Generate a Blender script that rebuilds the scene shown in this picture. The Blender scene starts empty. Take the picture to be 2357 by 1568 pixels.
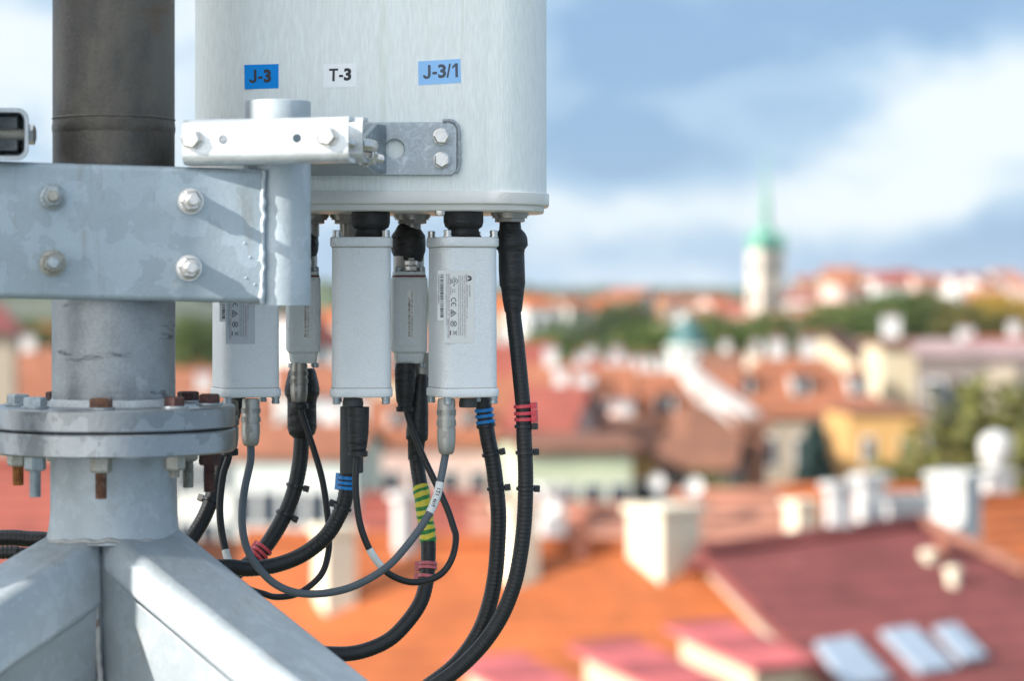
import bpy, bmesh, math, random
from mathutils import Vector, Matrix, noise
rnd = random.Random(7)
sc = bpy.context.scene
COL = sc.collection
R = math.radians

# ---------------------------------------------------------------- camera
LENS, SENS = 85.0, 36.0
K = SENS / LENS / 2356.0          # metres per photo pixel at one metre
HX, HY = 1178.0, 682.0            # eye level in the photo
def P(px, py, Y):
    return Vector((K * (px - HX) * Y, Y, -K * (py - HY) * Y))
cam_d = bpy.data.cameras.new('camera'); cam = bpy.data.objects.new('camera', cam_d); COL.objects.link(cam)
cam.location = (0, 0, 0); cam.rotation_euler = (R(90), 0, 0)
cam_d.lens = LENS; cam_d.sensor_width = SENS; cam_d.sensor_fit = 'HORIZONTAL'
cam_d.shift_y = -(784 - HY) / 2356.0
cam_d.clip_start = 0.05; cam_d.clip_end = 20000
cam_d.dof.use_dof = True; cam_d.dof.focus_distance = 1.885; cam_d.dof.aperture_fstop = 5.5
sc.camera = cam

# ---------------------------------------------------------------- light
SUN_TO = Vector((-0.77, -0.46, 0.44)).normalized()      # towards the sun
sun_d = bpy.data.lights.new('sun', 'SUN'); sun = bpy.data.objects.new('sun', sun_d); COL.objects.link(sun)
sun_d.energy = 5.0; sun_d.angle = R(1.0); sun_d.color = (1.0, 0.95, 0.88)
sun.rotation_euler = SUN_TO.to_track_quat('Z', 'Y').to_euler()
SUN_EL = math.asin(SUN_TO.z); SUN_AZ = math.atan2(SUN_TO.x, SUN_TO.y)

world = bpy.data.worlds.new('World'); sc.world = world; world.use_nodes = True
wn, wl = world.node_tree.nodes, world.node_tree.links
wn.clear()
def wnode(t, **kw):
    n = wn.new(t)
    for k, v in kw.items(): setattr(n, k, v)
    return n
wout = wnode('ShaderNodeOutputWorld')
skyt = wnode('ShaderNodeTexSky', sky_type='NISHITA', sun_disc=False)
skyt.sun_elevation = SUN_EL; skyt.sun_rotation = SUN_AZ
skyt.air_density = 1.0; skyt.dust_density = 0.6; skyt.ozone_density = 2.0
bg_sky = wnode('ShaderNodeBackground'); bg_sky.inputs['Strength'].default_value = 0.10
wl.new(skyt.outputs[0], bg_sky.inputs['Color'])
tc = wnode('ShaderNodeTexCoord')
def vmath(op, a, b=None):
    n = wnode('ShaderNodeVectorMath', operation=op)
    for i, x in enumerate((a, b)):
        if x is None: continue
        if hasattr(x, 'is_output'): wl.new(x, n.inputs[i])
        else: n.inputs[i].default_value = x
    return n
def smath(op, a, b=None, clamp=False):
    n = wnode('ShaderNodeMath', operation=op); n.use_clamp = clamp
    for i, x in enumerate((a, b)):
        if x is None: continue
        if hasattr(x, 'is_output'): wl.new(x, n.inputs[i])
        else: n.inputs[i].default_value = x
    return n.outputs[0]
def wnoise(scale, vec, detail=3.0, rough=0.5):
    n = wnode('ShaderNodeTexNoise'); n.inputs['Scale'].default_value = scale
    n.inputs['Detail'].default_value = detail; n.inputs['Roughness'].default_value = rough
    wl.new(vec, n.inputs['Vector']); return n
dirv = tc.outputs['Generated']
# clouds live on the sky's directions: wind-drawn banks, denser towards the horizon
stretch = vmath('MULTIPLY', dirv, (7.0, 7.0, 16.0))
warp = wnoise(1.3, stretch.outputs[0], 2.0)
warped = vmath('ADD', stretch.outputs[0], vmath('MULTIPLY', vmath('SUBTRACT', warp.outputs['Color'], (0.5, 0.5, 0.5)).outputs[0], (1.1, 1.1, 1.1)).outputs[0])
n1 = wnoise(1.15, warped.outputs[0], 5.0, 0.55)
dens = smath('MULTIPLY', smath('SUBTRACT', n1.outputs['Fac'], 0.5), 2.5)
dens = smath('ADD', dens, 0.40)
def bank(px, py, wx, wy, amp):
    """one cloud bank or one clear gap, as a soft ellipse of sky directions"""
    global dens
    d = Vector((K * (px - HX), 1.0, -K * (py - HY)))
    off = vmath('SUBTRACT', vmath('ADD', dirv, vmath('MULTIPLY', vmath('SUBTRACT', warp.outputs['Color'], (0.5, 0.5, 0.5)).outputs[0], (0.06, 0.0, 0.035)).outputs[0]).outputs[0], d.normalized())
    q = vmath('MULTIPLY', off.outputs[0], (1 / (K * wx), 0.4 / (K * wx), 1 / (K * wy)))
    ln = vmath('LENGTH', q.outputs[0]).outputs['Value']
    g = smath('POWER', 2.718, smath('MULTIPLY', smath('MULTIPLY', ln, ln), -1.0))
    dens = smath('ADD', dens, smath('MULTIPLY', g, amp))
for b in ((2330, 190, 330, 75, 0.55), (1950, 452, 620, 62, 0.62), (1330, 470, 300, 60, 0.30), (1560, 135, 330, 55, -0.45),
          (2150, 20, 380, 70, -0.60), (1420, 320, 330, 60, -0.30), (1920, 268, 160, 45, -0.28), (1500, 610, 700, 50, -0.08),
          (2250, 585, 300, 45, -0.16), (60, 100, 300, 230, 0.40), (430, 180, 160, 240, 0.22), (60, 330, 200, 60, -0.12), (2200, 330, 250, 60, 0.28)):
    bank(*b)
ramp = wnode('ShaderNodeValToRGB'); wl.new(dens, ramp.inputs[0])
e = ramp.color_ramp.elements
e[0].position = 0.0; e[0].color = (0.245, 0.41, 0.65, 1)
e[1].position = 1.0; e[1].color = (0.86, 0.92, 0.965, 1)
x = e.new(0.42); x.color = (0.41, 0.585, 0.79, 1)
x = e.new(0.75); x.color = (0.73, 0.83, 0.92, 1)
bg_cloud = wnode('ShaderNodeBackground'); cmix = wnode('ShaderNodeMix', data_type='RGBA'); wl.new(ramp.outputs[0], cmix.inputs['A']); cmix.inputs['B'].default_value = (0.90, 0.94, 0.96, 1); wl.new(cmix.outputs['Result'], bg_cloud.inputs['Color']) 
# the cloud banks are brighter towards the sun, which stands behind the camera
glow = vmath('DOT_PRODUCT', dirv, tuple(SUN_TO)).outputs['Value']
wl.new(smath('MULTIPLY', smath('MAXIMUM', glow, 0.0), 1.5, True), cmix.inputs['Factor'])
glow = smath('MULTIPLY', smath('MAXIMUM', glow, 0.0), 0.72)
wl.new(smath('ADD', glow, 0.66), bg_cloud.inputs['Strength'])
mixw = wnode('ShaderNodeMixShader'); mixw.inputs[0].default_value = 0.88
wl.new(bg_sky.outputs[0], mixw.inputs[1]); wl.new(bg_cloud.outputs[0], mixw.inputs[2])
wl.new(mixw.outputs[0], wout.inputs['Surface'])

sc.view_settings.view_transform = 'Standard'; sc.view_settings.look = 'None'
sc.view_settings.exposure = 0.74; sc.view_settings.gamma = 1.0
sc.render.engine = 'CYCLES'
sc.cycles.use_denoising = True
try: sc.cycles.denoiser = 'OPENIMAGEDENOISE'
except Exception: pass
sc.cycles.max_bounces = 6; sc.cycles.diffuse_bounces = 3; sc.cycles.glossy_bounces = 3
sc.cycles.sample_clamp_indirect = 6.0

# ---------------------------------------------------------------- materials
def mat(name, col, rough=0.5, metal=0.0, var=0.12, vscale=8.0, bump=0.0, bscale=200.0, spot=None, spec=None, stretch=(1, 1, 1), fine=0.0, fscale=400.0, coat=0.0):
    """a surface with large uneven tone, optional stains SPOT=(colour, scale, threshold, amount) and a fine bump"""
    m = bpy.data.materials.new(name); m.use_nodes = True
    N, L = m.node_tree.nodes, m.node_tree.links
    b = N['Principled BSDF']; t = N.new('ShaderNodeTexCoord'); mp = N.new('ShaderNodeMapping'); mp.inputs['Scale'].default_value = stretch
    L.new(t.outputs['Object'], mp.inputs['Vector']); vec = mp.outputs[0]
    n = N.new('ShaderNodeTexNoise'); n.inputs['Scale'].default_value = vscale; n.inputs['Detail'].default_value = 6; n.inputs['Roughness'].default_value = 0.6
    L.new(vec, n.inputs['Vector'])
    r = N.new('ShaderNodeValToRGB'); L.new(n.outputs['Fac'], r.inputs[0])
    c = Vector(col[:3])
    r.color_ramp.elements[0].position = 0.3; r.color_ramp.elements[1].position = 0.7
    r.color_ramp.elements[0].color = (*(c * (1 - var)), 1); r.color_ramp.elements[1].color = (*(min(1, v * (1 + var)) for v in c), 1)
    out = r.outputs[0]
    if fine:
        f = N.new('ShaderNodeTexNoise'); f.inputs['Scale'].default_value = fscale; f.inputs['Detail'].default_value = 2; L.new(vec, f.inputs['Vector'])
        mr = N.new('ShaderNodeMapRange'); mr.inputs['From Min'].default_value = 0.3; mr.inputs['From Max'].default_value = 0.7
        mr.inputs['To Min'].default_value = 1 - fine; mr.inputs['To Max'].default_value = 1 + fine; L.new(f.outputs['Fac'], mr.inputs['Value'])
        mx = N.new('ShaderNodeMix'); mx.data_type = 'RGBA'; mx.blend_type = 'MULTIPLY'; mx.inputs['Factor'].default_value = 1
        L.new(out, mx.inputs['A']); L.new(mr.outputs[0], mx.inputs['B']); out = mx.outputs['Result']
    for s in (spot or []):
        scol, sscale, th, amt = s[:4]
        n2 = N.new('ShaderNodeTexNoise'); n2.inputs['Scale'].default_value = sscale; n2.inputs['Detail'].default_value = 5; n2.inputs['Roughness'].default_value = 0.65
        if len(s) > 4:
            m3 = N.new('ShaderNodeMapping'); m3.inputs['Scale'].default_value = s[4]; m3.inputs['Location'].default_value = (3.1, 1.7, 2.2); L.new(t.outputs['Object'], m3.inputs['Vector']); L.new(m3.outputs[0], n2.inputs['Vector'])
        else: L.new(vec, n2.inputs['Vector'])
        mr = N.new('ShaderNodeMapRange'); mr.inputs['From Min'].default_value = th; mr.inputs['From Max'].default_value = th + 0.1; mr.inputs['To Max'].default_value = amt
        L.new(n2.outputs['Fac'], mr.inputs['Value'])
        mx = N.new('ShaderNodeMix'); mx.data_type = 'RGBA'; L.new(mr.outputs[0], mx.inputs['Factor']); L.new(out, mx.inputs['A']); mx.inputs['B'].default_value = (*scol, 1)
        out = mx.outputs['Result']
    L.new(out, b.inputs['Base Color'])
    rr = N.new('ShaderNodeMapRange'); rr.inputs['To Min'].default_value = max(0.05, rough - 0.1); rr.inputs['To Max'].default_value = min(1, rough + 0.1)
    L.new(n.outputs['Fac'], rr.inputs['Value']); L.new(rr.outputs[0], b.inputs['Roughness'])
    b.inputs['Metallic'].default_value = metal
    if spec is not None: b.inputs['Specular IOR Level'].default_value = spec
    if coat: b.inputs['Coat Weight'].default_value = coat
    if bump:
        n3 = N.new('ShaderNodeTexNoise'); n3.inputs['Scale'].default_value = bscale; n3.inputs['Detail'].default_value = 3; L.new(vec, n3.inputs['Vector'])
        bp = N.new('ShaderNodeBump'); bp.inputs['Strength'].default_value = bump; bp.inputs['Distance'].default_value = 0.002
        L.new(n3.outputs['Fac'], bp.inputs['Height']); L.new(bp.outputs[0], b.inputs['Normal'])
    return m

def galvanised(name, col, spangle=0.25, scale=32.0, rough=0.45, metal=0.55, stain=None, contrast=0.5):
    """hot-dip zinc: ragged crystal patches of slightly different tone, faint runs"""
    m = mat(name, col, rough, metal, 0.10, 14.0, 0.12, 260.0, stain, fine=0.05, fscale=900)
    N, L = m.node_tree.nodes, m.node_tree.links
    b = N['Principled BSDF']; src = b.inputs['Base Color'].links[0].from_socket
    t = N.new('ShaderNodeTexCoord'); nz = N.new('ShaderNodeTexNoise'); nz.inputs['Scale'].default_value = scale * 1.3; nz.inputs['Detail'].default_value = 4
    L.new(t.outputs['Object'], nz.inputs['Vector'])
    ad = N.new('ShaderNodeVectorMath'); ad.operation = 'MULTIPLY_ADD'; ad.inputs[1].default_value = (0.055,) * 3
    L.new(nz.outputs['Color'], ad.inputs[0]); L.new(t.outputs['Object'], ad.inputs[2])
    v = N.new('ShaderNodeTexVoronoi'); v.inputs['Scale'].default_value = scale; L.new(ad.outputs[0], v.inputs['Vector'])
    sp = N.new('ShaderNodeSeparateColor'); L.new(v.outputs['Color'], sp.inputs[0])
    rp = N.new('ShaderNodeValToRGB'); L.new(sp.outputs[0], rp.inputs[0])
    rp.color_ramp.elements[0].position = contrast; rp.color_ramp.elements[1].position = contrast + 0.25
    a, z = 1 - spangle * 0.5, 1 + spangle
    rp.color_ramp.elements[0].color = (a, a, a, 1); rp.color_ramp.elements[1].color = (z, z, z * 1.01, 1)
    mx = N.new('ShaderNodeMix'); mx.data_type = 'RGBA'; mx.blend_type = 'MULTIPLY'; mx.inputs['Factor'].default_value = 1
    L.new(src, mx.inputs['A']); L.new(rp.outputs[0], mx.inputs['B']); L.new(mx.outputs['Result'], b.inputs['Base Color'])
    return m

M = {}
RUST = (0.11, 0.042, 0.018)
M['galv_arm'] = galvanised('zinc_arm', (0.335, 0.40, 0.44), 0.095, 44, 0.48, 0.30, [((0.25, 0.26, 0.25), 9, 0.575, 0.5, (5, 5, 0.7)), ((0.24, 0.19, 0.14), 14, 0.66, 0.5, (4, 4, 0.5)), ((0.50, 0.54, 0.56), 38, 0.63, 0.6)])
M['galv_pipe'] = galvanised('zinc_pipe', (0.43, 0.48, 0.51), 0.08, 40, 0.5, 0.3)
M['galv_base'] = galvanised('zinc_base', (0.36, 0.40, 0.425), 0.07, 60, 0.48, 0.3, [((0.30, 0.28, 0.23), 16, 0.58, 0.4), ((0.50, 0.53, 0.55), 30, 0.60, 0.5), (RUST, 60, 0.70, 0.6)])
M['galv_flange'] = galvanised('zinc_flange', (0.27, 0.285, 0.295), 0.16, 46, 0.31, 0.85, [((0.20, 0.135, 0.09), 40, 0.66, 0.5, (1, 1, 0.35)), ((0.22, 0.21, 0.19), 22, 0.58, 0.6, (1, 1, 0.5)), ((0.62, 0.62, 0.62), 30, 0.66, 0.6)])
M['galv_clamp'] = galvanised('zinc_clamp', (0.62, 0.65, 0.67), 0.07, 40, 0.36, 0.6, [((0.30, 0.33, 0.36), 70, 0.66, 0.5)])
M['galv_plate'] = galvanised('zinc_plate', (0.36, 0.40, 0.43), 0.10, 110, 0.45, 0.55, [((0.62, 0.66, 0.68), 120, 0.58, 0.6)])
M['mast_dark'] = mat('mast_dark_steel', (0.066, 0.061, 0.054), 0.50, 0.35, 0.28, 11, 0.25, 420, [((0.15, 0.13, 0.105), 9, 0.53, 0.55, (1, 1, 0.45)), ((0.11, 0.055, 0.024), 10, 0.60, 0.6, (0.8, 0.8, 2.2)), ((0.035, 0.035, 0.036), 13, 0.58, 0.6, (1, 1, 0.25)), ((0.16, 0.22, 0.27), 60, 0.68, 0.8)], fine=0.16, fscale=420)
M['mast_grey'] = mat('mast_grey_zinc', (0.27, 0.285, 0.295), 0.42, 0.55, 0.35, 16, 0.2, 300, [((0.20, 0.19, 0.17), 12, 0.6, 0.5), ((0.03, 0.035, 0.045), 48, 0.585, 0.95, (0.45, 0.45, 1.8)), ((0.50, 0.50, 0.50), 18, 0.57, 0.7), ((0.22, 0.16, 0.11), 9, 0.6, 0.35)], fine=0.08, fscale=600)
M['weld'] = mat('weld_bead', (0.44, 0.46, 0.47), 0.5, 0.4, 0.2, 60, 0.5, 300)
M['weld_rust'] = mat('weld_bead_rust', (0.36, 0.36, 0.35), 0.6, 0.3, 0.25, 60, 0.6, 200, [(RUST, 60, 0.6, 0.8)])
M['weld_band'] = mat('weld_band_stained', (0.085, 0.075, 0.062), 0.5, 0.35, 0.4, 22, 0.4, 200, [((0.19, 0.14, 0.09), 20, 0.58, 0.6), ((0.14, 0.065, 0.028), 22, 0.62, 0.7)])
M['stainless'] = mat('stainless_bolt', (0.66, 0.64, 0.61), 0.30, 0.9, 0.1, 90, 0.15, 500)
M['bolt_zinc'] = mat('zinc_bolt', (0.36, 0.40, 0.42), 0.4, 0.6, 0.25, 120, 0.3, 500, [((0.2, 0.14, 0.09), 120, 0.62, 0.5)])
M['bolt_rust'] = mat('rusty_bolt', (0.15, 0.068, 0.040), 0.75, 0.1, 0.5, 160, 0.7, 700, [((0.30, 0.27, 0.24), 130, 0.56, 0.8), ((0.24, 0.09, 0.03), 90, 0.6, 0.7)])
M['bolt_orange'] = mat('orange_rust_thread', (0.34, 0.13, 0.035), 0.8, 0.05, 0.4, 160, 0.6, 700)
M['bolt_brown'] = mat('dark_rust_bolt', (0.075, 0.034, 0.030), 0.7, 0.15, 0.4, 160, 0.6, 700)
M['nut_dull'] = mat('dull_nut', (0.36, 0.35, 0.31), 0.45, 0.5, 0.25, 120, 0.4, 500, [((0.22, 0.12, 0.06), 150, 0.62, 0.6)])
M['nickel'] = mat('nickel_connector', (0.33, 0.31, 0.28), 0.40, 0.75, 0.12, 90, 0.1, 500)
M['silver'] = mat('bright_connector', (0.42, 0.405, 0.37), 0.42, 0.7, 0.1, 90, 0.1, 500)
M['radome'] = mat('glassfibre_shell', (0.75, 0.785, 0.765), 0.42, 0, 0.05, 5, 0.14, 750, [((0.62, 0.66, 0.56), 26, 0.60, 0.40, (3.0, 3.0, 0.25)), ((0.74, 0.77, 0.74), 40, 0.58, 0.5, (6, 6, 0.4)), ((0.55, 0.54, 0.42), 34, 0.66, 0.45, (2.2, 2.2, 0.10))], fine=0.06, fscale=620, stretch=(1.0, 1.0, 0.14))
M['cap'] = mat('antenna_end_cap', (0.70, 0.69, 0.66), 0.45, 0, 0.07, 20, 0.15, 400, [((0.36, 0.33, 0.28), 30, 0.64, 0.4, (1, 1, 2))])
M['rcu'] = mat('cast_grey_paint', (0.79, 0.81, 0.82), 0.48, 0, 0.04, 18, 0.55, 900, [((0.42, 0.41, 0.38), 14, 0.66, 0.35)], fine=0.05, fscale=1200)
M['tee'] = mat('grey_tee_paint', (0.63, 0.67, 0.68), 0.5, 0, 0.06, 20, 0.5, 900, [((0.27, 0.27, 0.25), 26, 0.64, 0.4)], fine=0.05, fscale=1200)
M['joint'] = mat('grimy_joint', (0.30, 0.27, 0.22), 0.8, 0, 0.3, 60)
M['red_plate'] = mat('red_oxide_plate', (0.16, 0.045, 0.035), 0.6, 0, 0.2, 60, 0.2, 400)
M['jacket'] = mat('black_jacket', (0.010, 0.0105, 0.0115), 0.44, 0, 0.25, 60, 0.2, 350, [((0.05, 0.05, 0.048), 70, 0.68, 0.35)])
M['tape'] = mat('black_tape', (0.016, 0.016, 0.017), 0.50, 0, 0.3, 60, 0.9, 160, [((0.045, 0.043, 0.04), 60, 0.66, 0.4)], stretch=(0.5, 0.5, 1.6))
M['plug'] = mat('dark_grey_rubber', (0.06, 0.066, 0.07), 0.6, 0, 0.15, 60, 0.3, 400)
M['grey_cable'] = mat('grey_sheath', (0.085, 0.105, 0.125), 0.55, 0, 0.12, 60, 0.3, 800)
M['tie_black'] = mat('black_nylon', (0.012, 0.013, 0.015), 0.35, 0, 0.1, 60)
M['tie_red'] = mat('red_nylon', (0.62, 0.055, 0.075), 0.38, 0, 0.1, 60)
M['tie_pink'] = mat('faded_red_nylon', (0.52, 0.12, 0.14), 0.45, 0, 0.15, 60)
M['tie_blue'] = mat('blue_nylon', (0.0, 0.20, 0.56), 0.35, 0, 0.1, 60)
M['paper'] = mat('white_sticker', (0.74, 0.73, 0.70), 0.5, 0, 0.03, 60)
M['paper_clear'] = mat('grey_film_sticker', (0.50, 0.52, 0.54), 0.4, 0, 0.03, 60)  # grey tone puts shade into the half hidden box's sticker
M['st_blue'] = mat('blue_sticker', (0.0, 0.25, 0.72), 0.6, 0, 0.03, 40, spec=0.2)
M['st_white'] = mat('white_label', (0.86, 0.87, 0.87), 0.45, 0, 0.03, 40)
M['st_pale'] = mat('faded_blue_sticker', (0.27, 0.52, 0.86), 0.45, 0, 0.06, 40)
M['ink'] = mat('black_ink', (0.012, 0.012, 0.018), 0.5, 0, 0.1, 60)
M['ink_grey'] = mat('faded_ink', (0.06, 0.075, 0.11), 0.5, 0, 0.1, 60)
M['ink_red'] = mat('red_rule', (0.42, 0.09, 0.07), 0.5, 0, 0.1, 60)
M['sealant'] = mat('grey_sealant', (0.30, 0.33, 0.36), 0.5, 0, 0.15, 80, 0.3, 300)
M['white_label_tape'] = mat('white_marker', (0.70, 0.70, 0.68), 0.5, 0, 0.06, 60, 0.3, 300)

# ---------------------------------------------------------------- mesh building
ORG = {}
class MB:
    def __init__(s): s.v = []; s.f = []
    def add(s, vs, fs):
        o = len(s.v); s.v += [Vector(v) for v in vs]; s.f += [tuple(o + i for i in f) for f in fs]; return s
    def box(s, c, size, rot=None):
        c = Vector(c); h = Vector(size) / 2; vs = []
        for z in (-1, 1):
            for x, y in ((-1, -1), (1, -1), (1, 1), (-1, 1)):
                d = Vector((x * h.x, y * h.y, z * h.z)); vs.append(c + (rot @ d if rot else d))
        return s.add(vs, [(3, 2, 1, 0), (4, 5, 6, 7), (0, 1, 5, 4), (1, 2, 6, 5), (2, 3, 7, 6), (3, 0, 4, 7)])
    def loft(s, rings, cap=True):
        n = len(rings[0]); vs = [p for r in rings for p in r]; fs = []
        for i in range(len(rings) - 1):
            for j in range(n):
                k = (j + 1) % n
                fs.append((i * n + j, i * n + k, (i + 1) * n + k, (i + 1) * n + j))
        if cap: fs.append(tuple(range(n - 1, -1, -1))); fs.append(tuple((len(rings) - 1) * n + j for j in range(n)))
        return s.add(vs, fs)
    def lathe(s, prof, p0, axis, n=24, wob=0.0, wscale=60.0, phase=0.0):
        """prof: (distance along axis, radius)"""
        p0 = Vector(p0); a = Vector(axis).normalized()
        u = a.cross(Vector((0, 1, 0)) if abs(a.y) < 0.9 else Vector((1, 0, 0))).normalized(); w = a.cross(u)
        rings = []
        for t, r in prof:
            ring = []
            for j in range(n):
                g = phase + 2 * math.pi * j / n; rr = r
                d = u * math.cos(g) + w * math.sin(g)
                if wob:
                    q = p0 + a * t + d * r
                    rr = r * (1 + wob * noise.noise(q * wscale) + 0.5 * wob * noise.noise(q * wscale * 2.7))
                ring.append(p0 + a * t + d * rr)
            rings.append(ring)
        return s.loft(rings)
    def cyl(s, a, b, r, n=20):
        a, b = Vector(a), Vector(b); return s.lathe([(0, r), ((b - a).length, r)], a, b - a, n)
    def hexa(s, a, b, r, ch=0.12, phase=0.3):
        a, b = Vector(a), Vector(b); L = (b - a).length
        return s.lathe([(0, r), (L * (1 - ch), r), (L, r * 0.84)], a, b - a, 6, phase=phase)
    def thread(s, a, b, r, pitch=0.0014, n=16):
        a, b = Vector(a), Vector(b); L = (b - a).length; k = max(2, int(L / pitch)); pr = [(0, r * 0.9)]
        for i in range(k):
            pr += [((i + 0.25) * L / k, r), ((i + 0.45) * L / k, r), ((i + 0.85) * L / k, r * 0.86)]
        pr += [(L, r * 0.84)]
        return s.lathe(pr, a, b - a, n)
    def tube(s, pts, rad, n=14):
        pts = [Vector(p) for p in pts]; m = len(pts)
        rf = rad if callable(rad) else (lambda i, m_: rad)
        t0 = (pts[1] - pts[0]).normalized()
        u = t0.cross(Vector((0, 1, 0)));  u = u.normalized() if u.length > 1e-4 else Vector((1, 0, 0))
        rings = []
        for i in range(m):
            t = (pts[min(i + 1, m - 1)] - pts[max(i - 1, 0)]).normalized()
            u = (u - t * u.dot(t)).normalized(); w = t.cross(u); r = rf(i, m)
            rings.append([pts[i] + (u * math.cos(2 * math.pi * j / n) + w * math.sin(2 * math.pi * j / n)) * r for j in range(n)])
        return s.loft(rings)
    def prism(s, poly, ext):
        poly = [Vector(p) for p in poly]; ext = Vector(ext)
        return s.loft([poly, [p + ext for p in poly]])
    def build(s, name, m, parent=None, sharp=38, bevel=0.0, seg=2, loc=None, kind=None):
        if parent is not None: o = ORG[parent.name]
        elif loc is not None: o = Vector(loc)
        else:
            lo = Vector((min(v.x for v in s.v), min(v.y for v in s.v), min(v.z for v in s.v))); hi = Vector((max(v.x for v in s.v), max(v.y for v in s.v), max(v.z for v in s.v)))
            o = Vector(((lo.x + hi.x) / 2, (lo.y + hi.y) / 2, lo.z))
        me = bpy.data.meshes.new(name); me.from_pydata([v - o for v in s.v], [], s.f); me.update()
        bm = bmesh.new(); bm.from_mesh(me); bmesh.ops.recalc_face_normals(bm, faces=bm.faces); bm.to_mesh(me); bm.free()
        ob = bpy.data.objects.new(name, me); COL.objects.link(ob)
        if m is not None: me.materials.append(m)
        for p in me.polygons: p.use_smooth = True
        if bevel:
            bv = ob.modifiers.new('edge', 'BEVEL'); bv.width = bevel; bv.segments = seg; bv.limit_method = 'ANGLE'; bv.angle_limit = R(35); bv.harden_normals = True
            me.set_sharp_from_angle(angle=R(180))
        else: me.set_sharp_from_angle(angle=R(sharp))
        if parent is not None: ob.parent = parent
        else: ob.location = o
        ORG[ob.name] = o
        if kind: ob['kind'] = kind
        return ob

def tag(o, label, cat, group=None):
    o['label'] = label; o['category'] = cat
    if group: o['group'] = group
    return o
def thing(name, label, cat, loc=(0, 0, 0), rz=0.0, group=None, local=False):
    """an Empty at the thing's base; LOCAL: its parts are given in its own axes"""
    o = bpy.data.objects.new(name, None); COL.objects.link(o); o.empty_display_size = 0.02
    o.location = loc; o.rotation_euler = (0, 0, rz)
    ORG[o.name] = Vector((0, 0, 0)) if local else Vector(loc)
    return tag(o, label, cat, group)
def cut(ob, cutters):
    """real holes: each cutter is an MB; the result replaces the mesh"""
    tmp = []
    for c in cutters:
        me = bpy.data.meshes.new('cutter'); o = ORG[ob.parent.name] if ob.parent else ob.location
        me.from_pydata([v - o for v in c.v], [], c.f); b = bmesh.new(); b.from_mesh(me); bmesh.ops.recalc_face_normals(b, faces=b.faces); b.to_mesh(me); b.free()
        co = bpy.data.objects.new('cutter', me); COL.objects.link(co); co.parent = ob.parent
        if not ob.parent: co.location = ob.location
        md = ob.modifiers.new('hole', 'BOOLEAN'); md.object = co; md.operation = 'DIFFERENCE'; md.solver = 'EXACT'; tmp.append(co)
    bpy.context.view_layer.update()
    dg = bpy.context.evaluated_depsgraph_get()
    me2 = bpy.data.meshes.new_from_object(ob.evaluated_get(dg)); old = ob.data
    ob.modifiers.clear(); ob.data = me2; me2.name = old.name
    for p in me2.polygons: p.use_smooth = True
    me2.set_sharp_from_angle(angle=R(32))
    for co in tmp: bpy.data.objects.remove(co)

def rrect(w, d, r, k=6):
    out = []
    for cx, cy, a in ((w / 2 - r, -d / 2 + r, -90), (w / 2 - r, d / 2 - r, 0), (-w / 2 + r, d / 2 - r, 90), (-w / 2 + r, -d / 2 + r, 180)):
        for i in range(k + 1):
            g = R(a + 90 * i / k); out.append((cx + r * math.cos(g), cy + r * math.sin(g)))
    return out
def ring(cx, cy, z, w, d, r, rot=0.0, k=6):
    c, s_ = math.cos(rot), math.sin(rot)
    return [Vector((cx + x * c - y * s_, cy + x * s_ + y * c, z)) for x, y in rrect(w, d, r, k)]

def spline(ctrl, step=0.0012):
    """Catmull-Rom through (px, py, Y) control points, sampled evenly"""
    p = [P(*c) if len(c) == 3 else Vector(c[:3]) for c in ctrl]
    p = [p[0] * 2 - p[1]] + p + [p[-1] * 2 - p[-2]]; raw = []
    for i in range(1, len(p) - 2):
        for k in range(24):
            t = k / 24; a, b, c, d = p[i - 1:i + 3]
            raw.append(0.5 * ((2 * b) + (c - a) * t + (2 * a - 5 * b + 4 * c - d) * t * t + (3 * b - a - 3 * c + d) * t ** 3))
    raw.append(p[-2]); out = [raw[0]]; acc = 0.0
    for a, b in zip(raw, raw[1:]):
        L = (b - a).length; pos = step - acc
        while pos <= L: out.append(a + (b - a) * (pos / L)); pos += step
        acc = (acc + L) % step
    return out
def near(path, px, py):
    """index of the path sample that shows at the photo position"""
    return min(range(1, len(path) - 1), key=lambda i: (path[i].x / (K * path[i].y) + HX - px) ** 2 + (HY - path[i].z / (K * path[i].y) - py) ** 2)

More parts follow.
